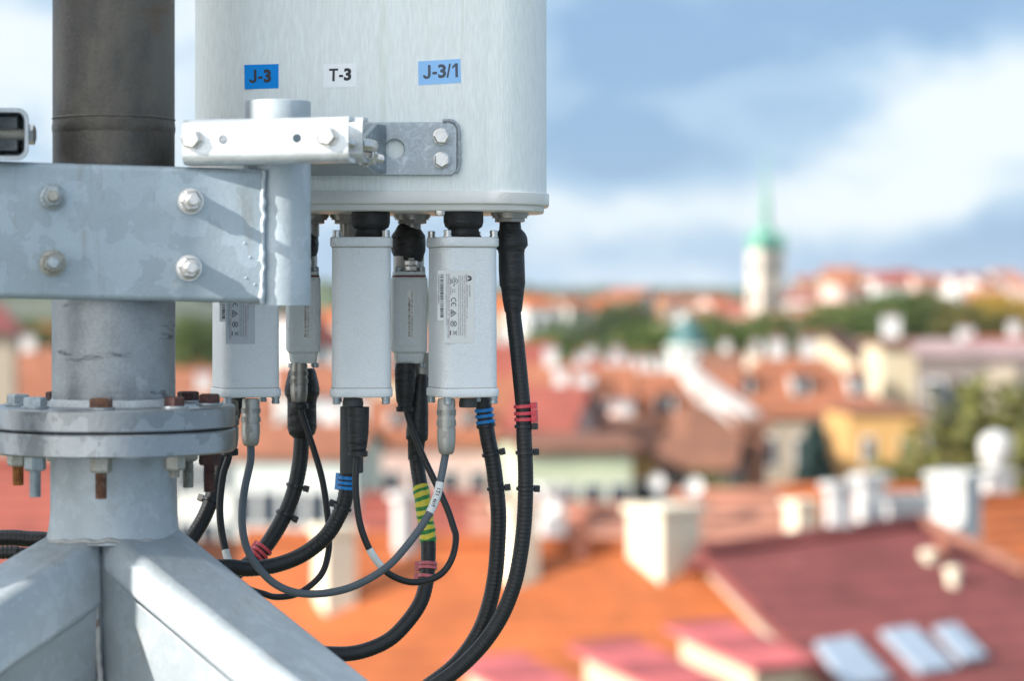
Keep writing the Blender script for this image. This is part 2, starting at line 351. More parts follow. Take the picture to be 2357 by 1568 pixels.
# lettering -----------------------------------------------------------------
def glyphs(text, bold=0.0):
    cu = bpy.data.curves.new('glyphs', 'FONT'); cu.body = text; cu.size = 1.0; cu.offset = bold; cu.resolution_u = 3
    o = bpy.data.objects.new('glyphs', cu); COL.objects.link(o)
    bpy.context.view_layer.update()
    me = bpy.data.meshes.new_from_object(o.evaluated_get(bpy.context.evaluated_depsgraph_get()))
    vs = [v.co.copy() for v in me.vertices]; fs = [tuple(p.vertices) for p in me.polygons]
    bpy.data.objects.remove(o); bpy.data.curves.remove(cu); bpy.data.meshes.remove(me)
    return vs, fs
class Print:
    """flat ink in a sticker's own plane: (a, b) along U and V from O"""
    def __init__(s, o, u, v): s.o, s.u, s.v = Vector(o), Vector(u), Vector(v); s.mb = MB()
    def pt(s, a, b): return s.o + s.u * a + s.v * b
    def text(s, txt, a, b, length, height, bold=0.0):
        vs, fs = glyphs(txt, bold)
        if not vs: return
        x0, x1 = min(v.x for v in vs), max(v.x for v in vs); y0, y1 = min(v.y for v in vs), max(v.y for v in vs)
        sx = length / max(1e-6, x1 - x0); sy = height / max(1e-6, y1 - y0)
        s.mb.add([s.pt(a + (v.x - x0) * sx, b + (v.y - y0) * sy) for v in vs], fs)
    def rect(s, a, b, w, h): s.mb.add([s.pt(a, b), s.pt(a + w, b), s.pt(a + w, b + h), s.pt(a, b + h)], [(0, 1, 2, 3)])
    def line(s, a0, b0, a1, b1, w):
        d = Vector((a1 - a0, b1 - b0)).normalized(); n = Vector((-d.y, d.x)) * w / 2
        s.mb.add([s.pt(a0 + n.x, b0 + n.y), s.pt(a1 + n.x, b1 + n.y), s.pt(a1 - n.x, b1 - n.y), s.pt(a0 - n.x, b0 - n.y)], [(0, 1, 2, 3)])
    def arc(s, a, b, r, w, g0=0, g1=360, n=28):
        pts = [(R(g0 + (g1 - g0) * i / n)) for i in range(n + 1)]
        vs = [s.pt(a + r * math.cos(g), b + r * math.sin(g)) for g in pts] + [s.pt(a + (r - w) * math.cos(g), b + (r - w) * math.sin(g)) for g in pts]
        s.mb.add(vs, [(i, i + 1, n + 2 + i, n + 1 + i) for i in range(n)])
    def poly(s, pts): s.mb.add([s.pt(*p) for p in pts], [tuple(range(len(pts)))])
    def bars(s, a, b, length, h, seed):
        q = random.Random(seed); x_ = a
        while x_ < a + length:
            w = q.choice((1, 1, 2, 3)) * length / 190; s.rect(x_, b, w, h); x_ += w + q.choice((1, 1, 2, 3)) * length / 170
    def build(s, name, m, parent): return s.mb.build(name, m, parent, sharp=180)
# ================================================================ STEEL MAST
YM = 1.755; MX = K * (262 - HX) * YM
def zf(py, Y): return -K * (py - HY) * Y
mast = thing('steel_mast', 'dark weathered steel pole above grey flanged pole, clamped behind the galvanised arm', 'mast', (MX, YM, -0.26))
rp = 139 * K * YM
MB().lathe([(0, rp), (0.5, rp)], (MX, YM, zf(545, YM)), (0, 0, 1), 64).build('upper_tube', M['mast_dark'], mast)['label'] = 'dark brown weathered tube'
zb = zf(300, YM - rp)
w = MB(); w.lathe([(0, rp), (0.0015, rp + 0.0003), (0.004, rp + 0.0006), (0.0068, rp + 0.0003), (0.0085, rp)], (MX, YM, zb), (0, 0, 1), 64, wob=0.004, wscale=90)
w.build('weld_band', M['weld_band'], mast)
w = MB(); w.lathe([(0, rp), (0.001, rp + 0.0006), (0.002, rp)], (MX, YM, zf(268, YM - rp)), (0, 0, 1), 64, wob=0.003, wscale=70)
w.build('weld_band', M['mast_dark'], mast)
YF = YM - 278 * K * YM; rf = 278 * K * YM
zt1, zt0, zl1, zl0 = zf(946, YF), zf(998, YF), zf(1002, YF), zf(1057, YF)
MB().lathe([(0, rp + 0.0005), (zf(545, YM) - zt1 - 0.0004, rp + 0.0005)], (MX, YM, zt1 - 0.001), (0, 0, 1), 64).build('lower_tube', M['mast_grey'], mast)['label'] = 'grey zinc tube with black scuffs'
MB().lathe([(0, rp + 0.001), (0, rp + 0.0035), (0.002, rp + 0.003), (0.0055, rp + 0.0003)], (MX, YM, zt1), (0, 0, 1), 64, wob=0.012, wscale=110).build('weld_bead', M['weld'], mast)
for a, b in ((zt0, zt1), (zl0, zl1)):
    c = 0.0012
    MB().lathe([(0, rf - c), (c, rf), (b - a - c, rf), (b - a, rf - c)], (MX, YM, a), (0, 0, 1), 96, wob=0.0015, wscale=40).build('flange', M['galv_flange'], mast, sharp=30)
rb = 219 * K * YM
kinds = {0: ('bolt_rust', 'nut_dull', 'bolt_rust'), 45: ('bolt_brown', 'nut_dull', 'nut_dull'), 90: ('bolt_brown', 'bolt_brown', 'bolt_brown'), 135: ('bolt_brown', 'nut_dull', 'nut_dull'),
         180: ('bolt_brown', 'nut_dull', 'bolt_brown'), 225: ('bolt_brown', 'nut_dull', 'bolt_brown'), 270: ('bolt_zinc', 'nut_dull', 'bolt_orange'), 315: ('bolt_zinc', 'bolt_zinc', 'bolt_zinc')}
for i, (g, (kh, kn, ks)) in enumerate(kinds.items()):
    bx = MX + rb * math.sin(R(g + 2)); by = YM - rb * math.cos(R(g + 2)); ph = rnd.uniform(0, 1)
    tail = 0.0305 + rnd.uniform(-0.002, 0.002) - (0.013 if g == 45 else 0.007 if g == 270 else 0)
    b = MB(); b.thread((bx, by, zl0 + 0.001), (bx, by, zl0 - tail), 0.0042, 0.0013, 18)
    bo = b.build('flange_bolt', M[ks], mast)
    MB().hexa((bx, by, zt1 + 0.0014), (bx, by, zt1 + 0.0080), 0.0081, 0.15, ph).build('bolt_head', M[kh], bo, sharp=30)
    MB().lathe([(0, 0.0098), (0.0013, 0.0098)], (bx, by, zt1 + 0.0002), (0, 0, 1), 28).build('washer', M['bolt_zinc'], bo)
    MB().hexa((bx, by, zl0 - 0.0002), (bx, by, zl0 - 0.0108), 0.0078, 0.14, ph + .5).build('nut', M[kn], bo, sharp=30)

# ================================================================ FOOT OF THE MAST
foot = thing('mast_foot', 'pale galvanised pedestal spreading into two welded box legs under the flanges', 'mast base', (MX, YM, -0.30))
rs = 144 * K * YM; zs = zf(1222, YM)
MB().lathe([(0, rs * 1.075), (0.004, rs * 1.05), (0.010, rs * 1.022), (0.018, rs * 1.005), (0.026, rs), (zl0 - zs + 0.006, rs)], (MX, YM, zs - 0.006), (0, 0, 1), 64).build('stub_tube', M['galv_base'], foot)
MB().tube([Vector((MX + (rs * 1.06) * math.sin(a), YM - (rs * 1.06) * math.cos(a), zs + 0.002 * math.cos(a * 2) - 0.005 + 0.0016 * noise.noise(Vector((a * 5, 0, 0))))) for a in [R(x) for x in range(-100, 101, 4)]],
          lambda i, m: 0.0018 + 0.0009 * noise.noise(Vector((i * .6, 3, 0))), 8).build('weld_bead', M['weld_rust'], foot, sharp=180)
def leg(near_pts, far_pts, name='leg', m='galv_base', bev=0.0075):
    """box-section leg: four edges given at the hub and out at the foot"""
    n_ = [P(*p) for p in near_pts]; f_ = [P(*p) for p in far_pts]
    return MB().loft([n_, f_]).build(name, M[m], foot, bevel=bev, seg=4)
# right leg: top edge far side, ridge, lower edge, hidden edge
def ext(a, b, t, Yb):
    """carry an edge on from a through b (photo) to t times its length, ending at depth Yb"""
    return (a[0] + (b[0] - a[0]) * t, a[1] + (b[1] - a[1]) * t, Yb)
Sa, Sb = (393, 1190), (858, 1568); Ra, Rb_ = (310, 1274), (683, 1568); Ba, Bb = (310, 1389), (522, 1568)
def back(a, b, s): return (a[0] - (b[0] - a[0]) * s, a[1] - (b[1] - a[1]) * s)
Rn, Bn = back(Ra, Rb_, 0.24), back(Ba, Bb, 0.36)
leg([(*Sa, 1.765), (*Rn, 1.724), (*Bn, 1.720), (402, 1330, 1.775)], [ext(Sa, Sb, 1.35, 1.63), ext(Ra, Rb_, 1.35, 1.52), ext(Ba, Bb, 1.75, 1.51), (1000, 1830, 1.63)])
Ta, Tb = (132, 1214), (0, 1289); Qa, Qb = (238, 1226), (0, 1382)
leg([(*Ta, 1.765), (*Qa, 1.722), (240, 1400, 1.718), (140, 1400, 1.775)], [ext(Ta, Tb, 2.6, 1.60), ext(Qa, Qb, 2.3, 1.49), (-240, 1740, 1.48), (-240, 1500, 1.60)])
# the web plates under each leg, meeting at the upright weld
MB().prism([P(221, 1222, 1.7268), P(312, 1386, 1.688), P(560, 1596, 1.571), P(560, 1760, 1.571), P(232, 1760, 1.7235)], (0.0, 0.012, 0)).build('web_plate', M['galv_base'], foot, bevel=0.002)
MB().prism([P(243, 1222, 1.7262), P(205, 1400, 1.704), P(-60, 1600, 1.615), P(-60, 1760, 1.615), P(240, 1760, 1.722)], (0.0, 0.012, 0)).build('web_plate', M['galv_base'], foot, bevel=0.002)
MB().tube([P(214 + 25 * i / 40 + 3 * noise.noise(Vector((i * .35, 0, 2))), 1285 + 11 * i, 1.7185 - 0.0003 * i) for i in range(41)], lambda i, m: 0.0024 + 0.0014 * noise.noise(Vector((i * .7, 1, 0))), 8).build('weld_bead', M['weld_rust'], foot, sharp=180)

# ================================================================ GALVANISED ARM
YAW = R(12); TA = math.tan(YAW); ax = Vector((math.cos(YAW), math.sin(YAW), 0)); an = Vector((math.sin(YAW), -math.cos(YAW), 0))
X0 = K * (262 - HX) * 1.70
def arm_pt(px, py, out=0.0):
    Y = (1.70 - X0 * TA) / (1 - K * (px - HX) * TA)
    return P(px, py, Y) + an * out
arm = thing('mounting_arm', 'broad galvanised steel arm clamped across the mast, ending in an upright pipe', 'bracket arm', (X0, 1.71, 0.0))
c0 = Vector((X0, 1.70, 0.0449))
secs = []
prof = rrect(0.010, 0.0958, 0.0045, 5)
for s_ in (-0.40, -0.3, -0.2, -0.1, -0.03, 0.03, 0.075, 0.1065):
    c = c0 + ax * s_ + Vector((0, 0, -0.0195 * s_))
    secs.append([c - an * (0.005 + x) + Vector((0, 0, z)) for x, z in prof])
MB().loft(secs).build('arm_plate', M['galv_arm'], arm, sharp=50)
PX, PY_, PR = -0.1692, 1.7485, 0.02365
zt, zb_ = zf(227, PY_ - PR), zf(703, PY_ - PR)
pp = MB(); n_ = 56
pp.lathe([(0, PR - 0.003), (0, PR), (zt - zb_ - 0.0005, PR), (zt - zb_, PR - 0.0006), (zt - zb_, PR - 0.003), (0.002, PR - 0.003)], (PX, PY_, zb_), (0, 0, 1), n_)
pp.build('upright_pipe', M['galv_pipe'], arm)
MB().tube([arm_pt(606 - 3 * (i / 60), 391 + 311 * i / 60, 0.0002) + Vector((0.0016 * noise.noise(Vector((i * .22, 5, 0))), 0, 0)) for i in range(61)],
          lambda i, m: 0.0018 + 0.0013 * noise.noise(Vector((i * .17, 0, 7))), 10).build('weld_bead', M['galv_pipe'], arm, sharp=180)
sp = MB()
for q in ((563, 560), (575, 592), (596, 600), (607, 632), (566, 640), (586, 655)):
    sp.lathe([(0, 0.0009), (0.0004, 0.0008), (0.0008, 0.0004)], arm_pt(*q, 0.0), an, 8)
o = sp.build('weld_spatter', M['galv_pipe'], arm)
for px_, py_, ms, mw in ((121, 454, 'bolt_rust', 'bolt_zinc'), (121, 606, 'bolt_zinc', 'nut_dull'), (438, 463, 'stainless', 'stainless'), (434, 617, 'stainless', 'stainless')):
    q = arm_pt(px_, py_)
    st = MB().thread(q, q + an * 0.0315, 0.0041, 0.0012, 20)
    so = st.build('u_bolt_end', M[ms if ms != 'bolt_rust' else 'nut_dull'], arm)
    MB().lathe([(0, 0.0094), (0.0011, 0.0094), (0.0013, 0.0092)], q + an * 0.0002, an, 36).build('washer', M[mw], so)
    MB().lathe([(0, 0.0084), (0.0011, 0.0083), (0.0013, 0.0080)], q + an * 0.0016, an, 30).build('spring_washer', M[mw], so)
    MB().hexa(q + an * 0.0030, q + an * 0.0122, 0.0077, 0.14, rnd.uniform(0, 1)).build('nut', M['stainless' if ms == 'stainless' else mw], so, sharp=30)
# the upright of the neighbouring sector rides on the same arm
qx = c0 + ax * (-0.36)
MB().lathe([(0, PR), (0.33, PR)], (qx.x, qx.y + 0.026, -0.01), (0, 0, 1), 40).build('upright_pipe', M['galv_pipe'], arm)

# ================================================================ CLAMP AND TILT BRACKET
brk = thing('pipe_clamp', 'bright zinc channel clamp with two hex bolts gripping the upright pipe', 'clamp', (-0.1735, 1.70, 0.11))
Y2 = R(-8); t2 = Vector((math.cos(Y2), math.sin(Y2), 0)); n2 = Vector((math.sin(Y2), -math.cos(Y2), 0))
def uprof(h, d, th, r, k=5):
    out = [(d, h / 2)]
    for i in range(k + 1): g = R(90 + 90 * i / k); out.append((r + r * math.cos(g), h / 2 - r + r * math.sin(g)))
    for i in range(k + 1): g = R(180 + 90 * i / k); out.append((r + r * math.cos(g), -h / 2 + r + r * math.sin(g)))
    out.append((d, -h / 2)); out.append((d, -h / 2 + th)); ri = r - th
    for i in range(k + 1): g = R(270 - 90 * i / k); out.append((r + ri * math.cos(g), -h / 2 + r + ri * math.sin(g)))
    for i in range(k + 1): g = R(180 - 90 * i / k); out.append((r + ri * math.cos(g), h / 2 - r + ri * math.sin(g)))
    out.append((d, h / 2 - th)); return out
def channel(name, c, half0, half1, h, d, th, r, m, parent, tv, nv, slope=0.0):
    secs = []
    for s_ in (half0, half0 + 0.002, half1 - 0.002, half1):
        secs.append([c + tv * s_ - nv * x + Vector((0, 0, z + slope * s_)) for x, z in uprof(h, d, th, r)])
    return MB().loft(secs).build(name, M[m], parent, sharp=40)
cf = Vector((K * (608 - HX) * 1.693, 1.693, zf(322.5, 1.693)))
fc = channel('front_channel', cf, -0.0592, 0.0598, 0.0320, 0.024, 0.003, 0.0075, 'galv_clamp', brk, t2, n2, 0.012)
def clamp_pt(px, py, out=0.0):
    T = math.tan(Y2); Y = (cf.y - cf.x * T) / (1 - K * (px - HX) * T); return P(px, py, Y) + n2 * out
cut(fc, [MB().cyl(clamp_pt(x, y, 0.01), clamp_pt(x, y, -0.012), 0.0031, 24) for x, y in ((514, 321), (683, 318))])
for x, y in ((443, 321), (753, 314)):
    q = clamp_pt(x, y)
    b = MB().hexa(q + n2 * 0.0013, q + n2 * 0.0072, 0.0071, 0.12, 0.35)
    bo = b.build('hex_bolt', M['stainless'], brk, sharp=30)
    MB().lathe([(0, 0.0076), (0.0011, 0.0076)], q + n2 * 0.0001, n2, 30).build('washer', M['stainless'], bo)
    MB().thread(q - n2 * 0.0031, q - n2 * 0.105, 0.0036, 0.0014, 14).build('threaded_shank', M['stainless'], bo)
    MB().hexa(q - n2 * 0.0905, q - n2 * 0.098, 0.0066, 0.12, 0.1).build('nut', M['stainless'], bo, sharp=30)
cr = Vector((PX, 1.774, zf(321, 1.774)))
channel('rear_channel', cr, -0.060, 0.0605, 0.0330, 0.022, 0.003, 0.0075, 'galv_clamp', brk, t2, n2, 0.0)
# tilt bracket on the back of the antenna
tb = thing('tilt_bracket', 'blue-grey zinc bracket with two stacked hex bolts on the antenna back', 'bracket', (-0.08, 1.855, 0.11))
YB = 1.8560
x0, x1, z0, z1 = K * (560 - HX) * YB, K * (1052 - HX) * YB, zf(404, YB), zf(281, YB)
poly = [Vector(((x0 + x1) / 2 + x, YB, (z0 + z1) / 2 + z)) for x, z in rrect(x1 - x0, z1 - z0, 0.0062)]
pl = MB().prism(poly, (0, 0.0035, 0)).build('back_plate', M['galv_plate'], tb)
cut(pl, [MB().cyl(P(908, 343, YB) + Vector((0, -.02, 0)), P(908, 343, YB) + Vector((0, .02, 0)), 0.0073, 32)])
md = pl.modifiers.new('edge', 'BEVEL'); md.width = 0.0008; md.segments = 2; md.limit_method = 'ANGLE'; md.angle_limit = R(40)
for x, y in ((1015, 315), (1016, 369)):
    q = P(x, y, YB); d = Vector((0.05, -1, 0)).normalized()
    bo = MB().hexa(q + d * 0.0022, q + d * 0.0085, 0.0062, 0.12, 0.5 + y * .01).build('hex_bolt', M['stainless'], tb, sharp=30)
    MB().lathe([(0, 0.0065), (0.0018, 0.0065), (0.002, 0.0062)], q + d * 0.0001, d, 30).build('washer', M['stainless'], bo)
e_ = [P(x, y, YB - 0.0003) for x, y in ((1018, 279), (1034, 277), (1049, 284), (1056, 300), (1057, 330), (1058, 360), (1056, 385), (1048, 400))]
MB().tube(spline([(x, y, YB - 0.0002) for x, y in ((1018, 279), (1034, 277), (1049, 284), (1056, 300), (1057, 330), (1058, 360), (1056, 385), (1048, 400))], 0.0012), lambda i, m: 0.0013 + 0.0007 * noise.noise(Vector((i * .5, 0, 0))), 8).build('sealant_bead', M['sealant'], tb, sharp=180)
def slab(pts, ext_, name, m='galv_plate', bev=0.0012):
    return MB().prism([P(*p) for p in pts], ext_).build(name, M[m], tb, bevel=bev, seg=3)
slab([(832, 372, 1.800), (834, 322, 1.800), (866, 285, 1.846), (890, 285, 1.8535), (890, 400, 1.8535), (862, 399, 1.846)], (-0.0035, 0.0006, 0), 'side_flange')
slab([(560, 378, 1.812), (838, 378, 1.802), (866, 402, 1.852), (560, 402, 1.852)], (0, 0.0004, 0.003), 'lower_web')
MB().lathe([(0, 0.0046), (0.0006, 0.005), (0.0185, 0.005), (0.0195, 0.0044)], P(826, 331, 1.772), P(880, 341, 1.800) - P(826, 331, 1.772), 24).build('spacer_sleeve', M['stainless'], tb)
q0, q1 = P(838, 358, 1.788), P(878, 366, 1.804); dv = (q1 - q0).normalized()
pv = MB().thread(q0, q1, 0.0034, 0.0013, 16).build('pivot_bolt', M['stainless'], tb)
MB().hexa(q0 + dv * 0.0022, q0 + dv * 0.0088, 0.0072, 0.12, 0.2).build('nut', M['stainless'], pv, sharp=30)
MB().lathe([(0, 0.0078), (0.0016, 0.0078)], q0 + dv * 0.0002, dv, 28).build('washer', M['stainless'], pv)

# clamp of the neighbouring sector, its open end towards us
lc = thing('channel_clamp_end', 'open zinc channel end with a threaded rod inside and a bolt head outside', 'clamp', (-0.35, 1.68, 0.105))
YL = 1.664
xa, xb, za, zc = K * (-70 - HX) * YL, K * (66 - HX) * YL, zf(369, YL), zf(248, YL)
W_, H_ = xb - xa, zc - za
outer = rrect(W_, H_, 0.008, 6); inner = rrect(W_ - 0.0062, H_ - 0.0066, 0.0055, 6); cx_, cz_ = (xa + xb) / 2, (za + zc) / 2
rings = [[Vector(((cx_ + x) * (1 + y / YL), YL + y, cz_ * (1 + y / YL) + z)) for x, z in pr] for y, pr in ((0.075, outer), (0.001, outer), (0.0, [(x * .985, z * .985) for x, z in outer]), (0.0, [(x * 1.03, z * 1.03) for x, z in inner]), (0.001, inner), (0.070, inner))]
MB().loft(rings).build('channel', M['galv_plate'], lc, sharp=45)
MB().box(((cx_ - .001) * (1 + .062 / YL), YL + 0.062, cz_ * (1 + .062 / YL)), (W_ - 0.0085, 0.012, H_ - 0.0095)).build('shade_block', M['bolt_zinc'], lc, bevel=.002)  # block added to stand in for shade inside the open channel
MB().thread(Vector((xa, YL + 0.02, zf(302, YL))), Vector((xb * (1 + .02 / YL) - 0.002, YL + 0.02, zf(305, YL))), 0.0042, 0.0014, 18).build('threaded_rod', M['nut_dull'], lc)
q = Vector((xb * (1 + .02 / YL) + 0.0002, YL + 0.02, zf(305, YL))); MB().hexa(q, q + Vector((0.0042, 0, 0)), 0.0072, 0.12, 0.2).build('hex_bolt', M['stainless'], lc, sharp=30)

# shadow caster added on the arm's far end (outside the picture; it shades the mast)
nb = thing('shade_unit', 'grey finned shadow caster added on the far end of the mast arm', 'shadow caster', (-0.69, 1.56, -0.17))
def sh(p, q_, z): return Vector((0.514 * p + 0.857 * q_, -0.857 * p + 0.514 * q_, z))
bp_, bq = -1.694, 0.22
MB().loft([[sh(bp_ + x, bq + y, z) for x, y in rrect(0.222, 0.10, 0.014)] for z in (-0.16, 0.40)]).build('shade_body', M['rcu'], nb, bevel=0.004)
for i in range(11):
    x = (i - 5) * 0.019; MB().prism([sh(bp_ + x - .0015, bq - .0501, z) for z in (-.13, .37)] + [sh(bp_ + x - .0015, bq - .075, z) for z in (.35, -.11)], sh(.003, 0, 0)).build('shade_fin', M['rcu'], nb, sharp=30)
MB().cyl(sh(bp_, bq + .0495, 0.1), Vector((-0.632, 1.64, 0.1)), 0.012, 16).build('mounting_stub', M['galv_clamp'], nb)

na = thing('panel_antenna', 'slim white panel added as a second shadow caster above the finned one', 'antenna', tuple(sh(-1.686, bq, 0.43)))  # unseen panel, added only to shade the antenna's back
MB().loft([[sh(-1.686 + x, bq + y, z) for x, y in rrect(0.168, 0.07, 0.025)] for z in (0.43, 1.25)]).build('radome', M['radome'], na, sharp=60)
MB().loft([[sh(-1.686 + x, bq + y, z) for x, y in rrect(0.171, 0.073, 0.026)] for z in (0.418, 0.4295)]).build('end_cap', M['cap'], na, sharp=60)

# ================================================================ PANEL ANTENNA
AX, AY = K * (856 - HX) * 1.93, 1.93
ant = thing('panel_antenna', 'tall white fibreglass panel antenna with three marked stickers, cables plugged in below', 'antenna', (AX, AY, 0.066))
zr = zf(439, 1.86)
MB().loft([ring(AX, AY, z, 0.2782, 0.140, 0.056, 0, 12) for z in (zr, 0.25, 0.45, 0.75)]).build('radome', M['radome'], ant, sharp=60)
MB().loft([ring(AX, AY, z, 0.2822 - c, 0.144 - c, 0.057, 0, 12) for z, c in ((0.0710, 0.002), (0.0716, 0.0004), (0.0722, 0.0), (zr - 0.0008, 0.0), (zr - 0.0001, 0.0014))]).build('end_cap', M['cap'], ant, sharp=50)
MB().loft([ring(AX, AY, z, 0.2742 - c, 0.136 - c, 0.053, 0, 12) for z, c in ((0.0662, 0.0014), (0.0670, 0), (0.0709, 0))]).build('bottom_plate', M['cap'], ant, sharp=50)
ZB = 0.0661
def port(px, Y, neck_to=None, rad=0.0150, name='cable_port'):
    x = K * (px - HX) * Y
    b = MB(); b.lathe([(0, rad), (0.0022, rad), (0.0024, rad * 0.93), (0.0040, rad * 0.92)], (x, Y, ZB - 0.0001), (0, 0, -1), 30)
    o = b.build(name, M['nickel'], ant)
    MB().hexa((x, Y, ZB - 0.0042), (x, Y, ZB - 0.0074), rad * 0.86, 0.1, 0.4).build('port_nut', M['nickel'], o, sharp=30)
    if neck_to is not None:
        MB().lathe([(0, 0.0073), (ZB - 0.0075 - zf(neck_to, Y), 0.0073)], (x, Y, ZB - 0.0075), (0, 0, -1), 24).build('port_neck', M['nickel'], o)
    return o
port(1173, 1.92); port(1064, 1.895); port(948, 1.962, 528); port(853, 1.895); port(802, 1.962, 545); port(714, 1.962, 545); port(590, 1.895); port(1068, 1.966); port(582, 1.965)
q = P(1012, 470, 1.868); MB().hexa(Vector((q.x, 1.868, 0.0662)), Vector((q.x, 1.868, 0.0622)), 0.0038, 0.3, 0.2).build('cover_screw', M['stainless'], ant)
# stickers on the back of the shell
YS = 1.8598
def sticker(corners, m, lab, words, tx, ink, bold=0.03):
    c = [P(x, y, YS) for x, y in corners]
    o = MB().prism(c, (0, 0.0004, 0)).build('sticker', M[m], ant, sharp=30); o['label'] = lab
    u = (c[1] - c[0]).normalized(); v = (c[0] - c[3]).normalized()
    k = K * YS
    pr = Print(P(tx[0], tx[3], YS - 0.00015), u * k, v * k)
    W_, H_ = tx[2] - tx[0], tx[3] - tx[1]; s_ = H_ * .185
    cells = {'J-3': (('J', 0, .34), ('-', .417, .613), ('3', .667, 1)), 'T-3': (('T', 0, .40), ('-', .45, .63), ('3', .667, 1)), 'J-3/1': (('J', 0, .22), ('-', .27, .40), ('3', .43, .655), ('/', .665, .79), ('1', .83, 1))}[words]
    for g_, a0, a1 in cells:
        a0, a1 = a0 * W_, a1 * W_; w_ = a1 - a0
        if g_ == 'J':
            r_ = w_ * .5; pr.rect(a1 - s_, r_ * .95, s_, H_ - r_ * .95); pr.arc(a1 - r_, r_, r_, s_, 180, 360, 18)
        elif g_ == 'T': pr.rect(a0, H_ - s_ * .9, w_, s_ * .9); pr.rect(a0 + w_ / 2 - s_ / 2, 0, s_, H_ - s_ * .9)
        elif g_ == '-': pr.rect(a0, H_ * .30, w_, s_)
        elif g_ == '/': pr.line(a0 + s_ * .3, 0, a1 - s_ * .3, H_, s_ * .7)
        elif g_ == '1': pr.rect(a1 - s_ * 1.2, 0, s_, H_); pr.poly([(a1 - s_ * 1.2, H_), (a1 - s_ * 1.2, H_ * .78), (a0, H_ * .62), (a0, H_ * .78)])
        else: pr.text(g_, a0, 0, w_, H_, bold)
    pr.build('lettering', M[ink], o)
sticker([(562, 149), (641, 147), (641, 203), (563, 205)], 'st_blue', 'saturated blue sticker reading J-3', 'J-3', (573, 160, 624, 191), 'ink', 0.05)
sticker([(745, 148), (820, 145), (820, 200), (744, 202)], 'st_white', 'white sticker reading T-3', 'T-3', (757, 158, 808, 187), 'ink', 0.045)
sticker([(962, 141), (1059, 135), (1061, 190), (963, 196)], 'st_pale', 'faded light blue sticker reading J-3/1', 'J-3/1', (973, 150, 1055, 182), 'ink_grey', 0.035)

# ================================================================ TILT MOTORS (the grey boxes under the antenna)
def motor(px, rot, label, y0=545, y1=916, Y=1.90):
    X = K * (px - HX) * Y; Yf = Y - 0.026
    zt_, zu, zd, ze = zf(y0, Yf), zf(y0 + 23, Yf), zf(y1 - 21, Yf), zf(y1, Yf)
    t = thing('tilt_motor', label, 'control unit', (X, Y, ze), group='grey tilt motors under the antenna')
    s, r = 0.0462, 0.0095
    bd = [ring(X, Y, z, s + e_, s + e_, r, rot) for z, e_ in ((zd - 0.0003, 0), (zu + 0.0003, -0.0006))]
    MB().loft(bd).build('body', M['rcu'], t, sharp=60)
    for a, b in ((zu, zt_), (zd, ze)):
        lo, hi = min(a, b), max(a, b); c = 0.0011; S_ = s + 0.0024
        MB().loft([ring(X, Y, z, S_ - q_, S_ - q_, r, rot) for z, q_ in ((lo, 2 * c), (lo + c * .4, c * .6), (lo + c, 0), (hi - c, 0), (hi - c * .4, c * .6), (hi, 2 * c))]).build('end_cap', M['rcu'], t, sharp=60)
    for z in (zu, zd):
        MB().loft([ring(X, Y, z + d_, s + .0005, s + .0005, r, rot) for d_ in (-.00045, .00045)]).build('joint_seal', M['joint'], t, sharp=60)
    for dx, dy in ((-1, -1), (1, -1), (1, 1), (-1, 1)):
        h = s / 2 - 0.004; x = X + h * (dx * math.cos(rot) - dy * math.sin(rot)); y = Y + h * (dx * math.sin(rot) + dy * math.cos(rot))
        for z, up in ((zt_, 1), (ze, -1)):
            b = MB().lathe([(0, 0.0034), (0.0011, 0.0034), (0.0012, 0.0029), (0.0026, 0.0028), (0.0027, 0.0031), (0.0049, 0.0031), (0.0053, 0.0026)], (x, y, z), (0, 0, up), 16)
            b.build('cap_screw', M['stainless'] if up > 0 else M['bolt_zinc'], t)
    f = Vector((math.cos(rot), math.sin(rot), 0)); n = Vector((math.sin(rot), -math.cos(rot), 0))
    return t, X, Y, f, n, s, (zt_, zu, zd, ze)
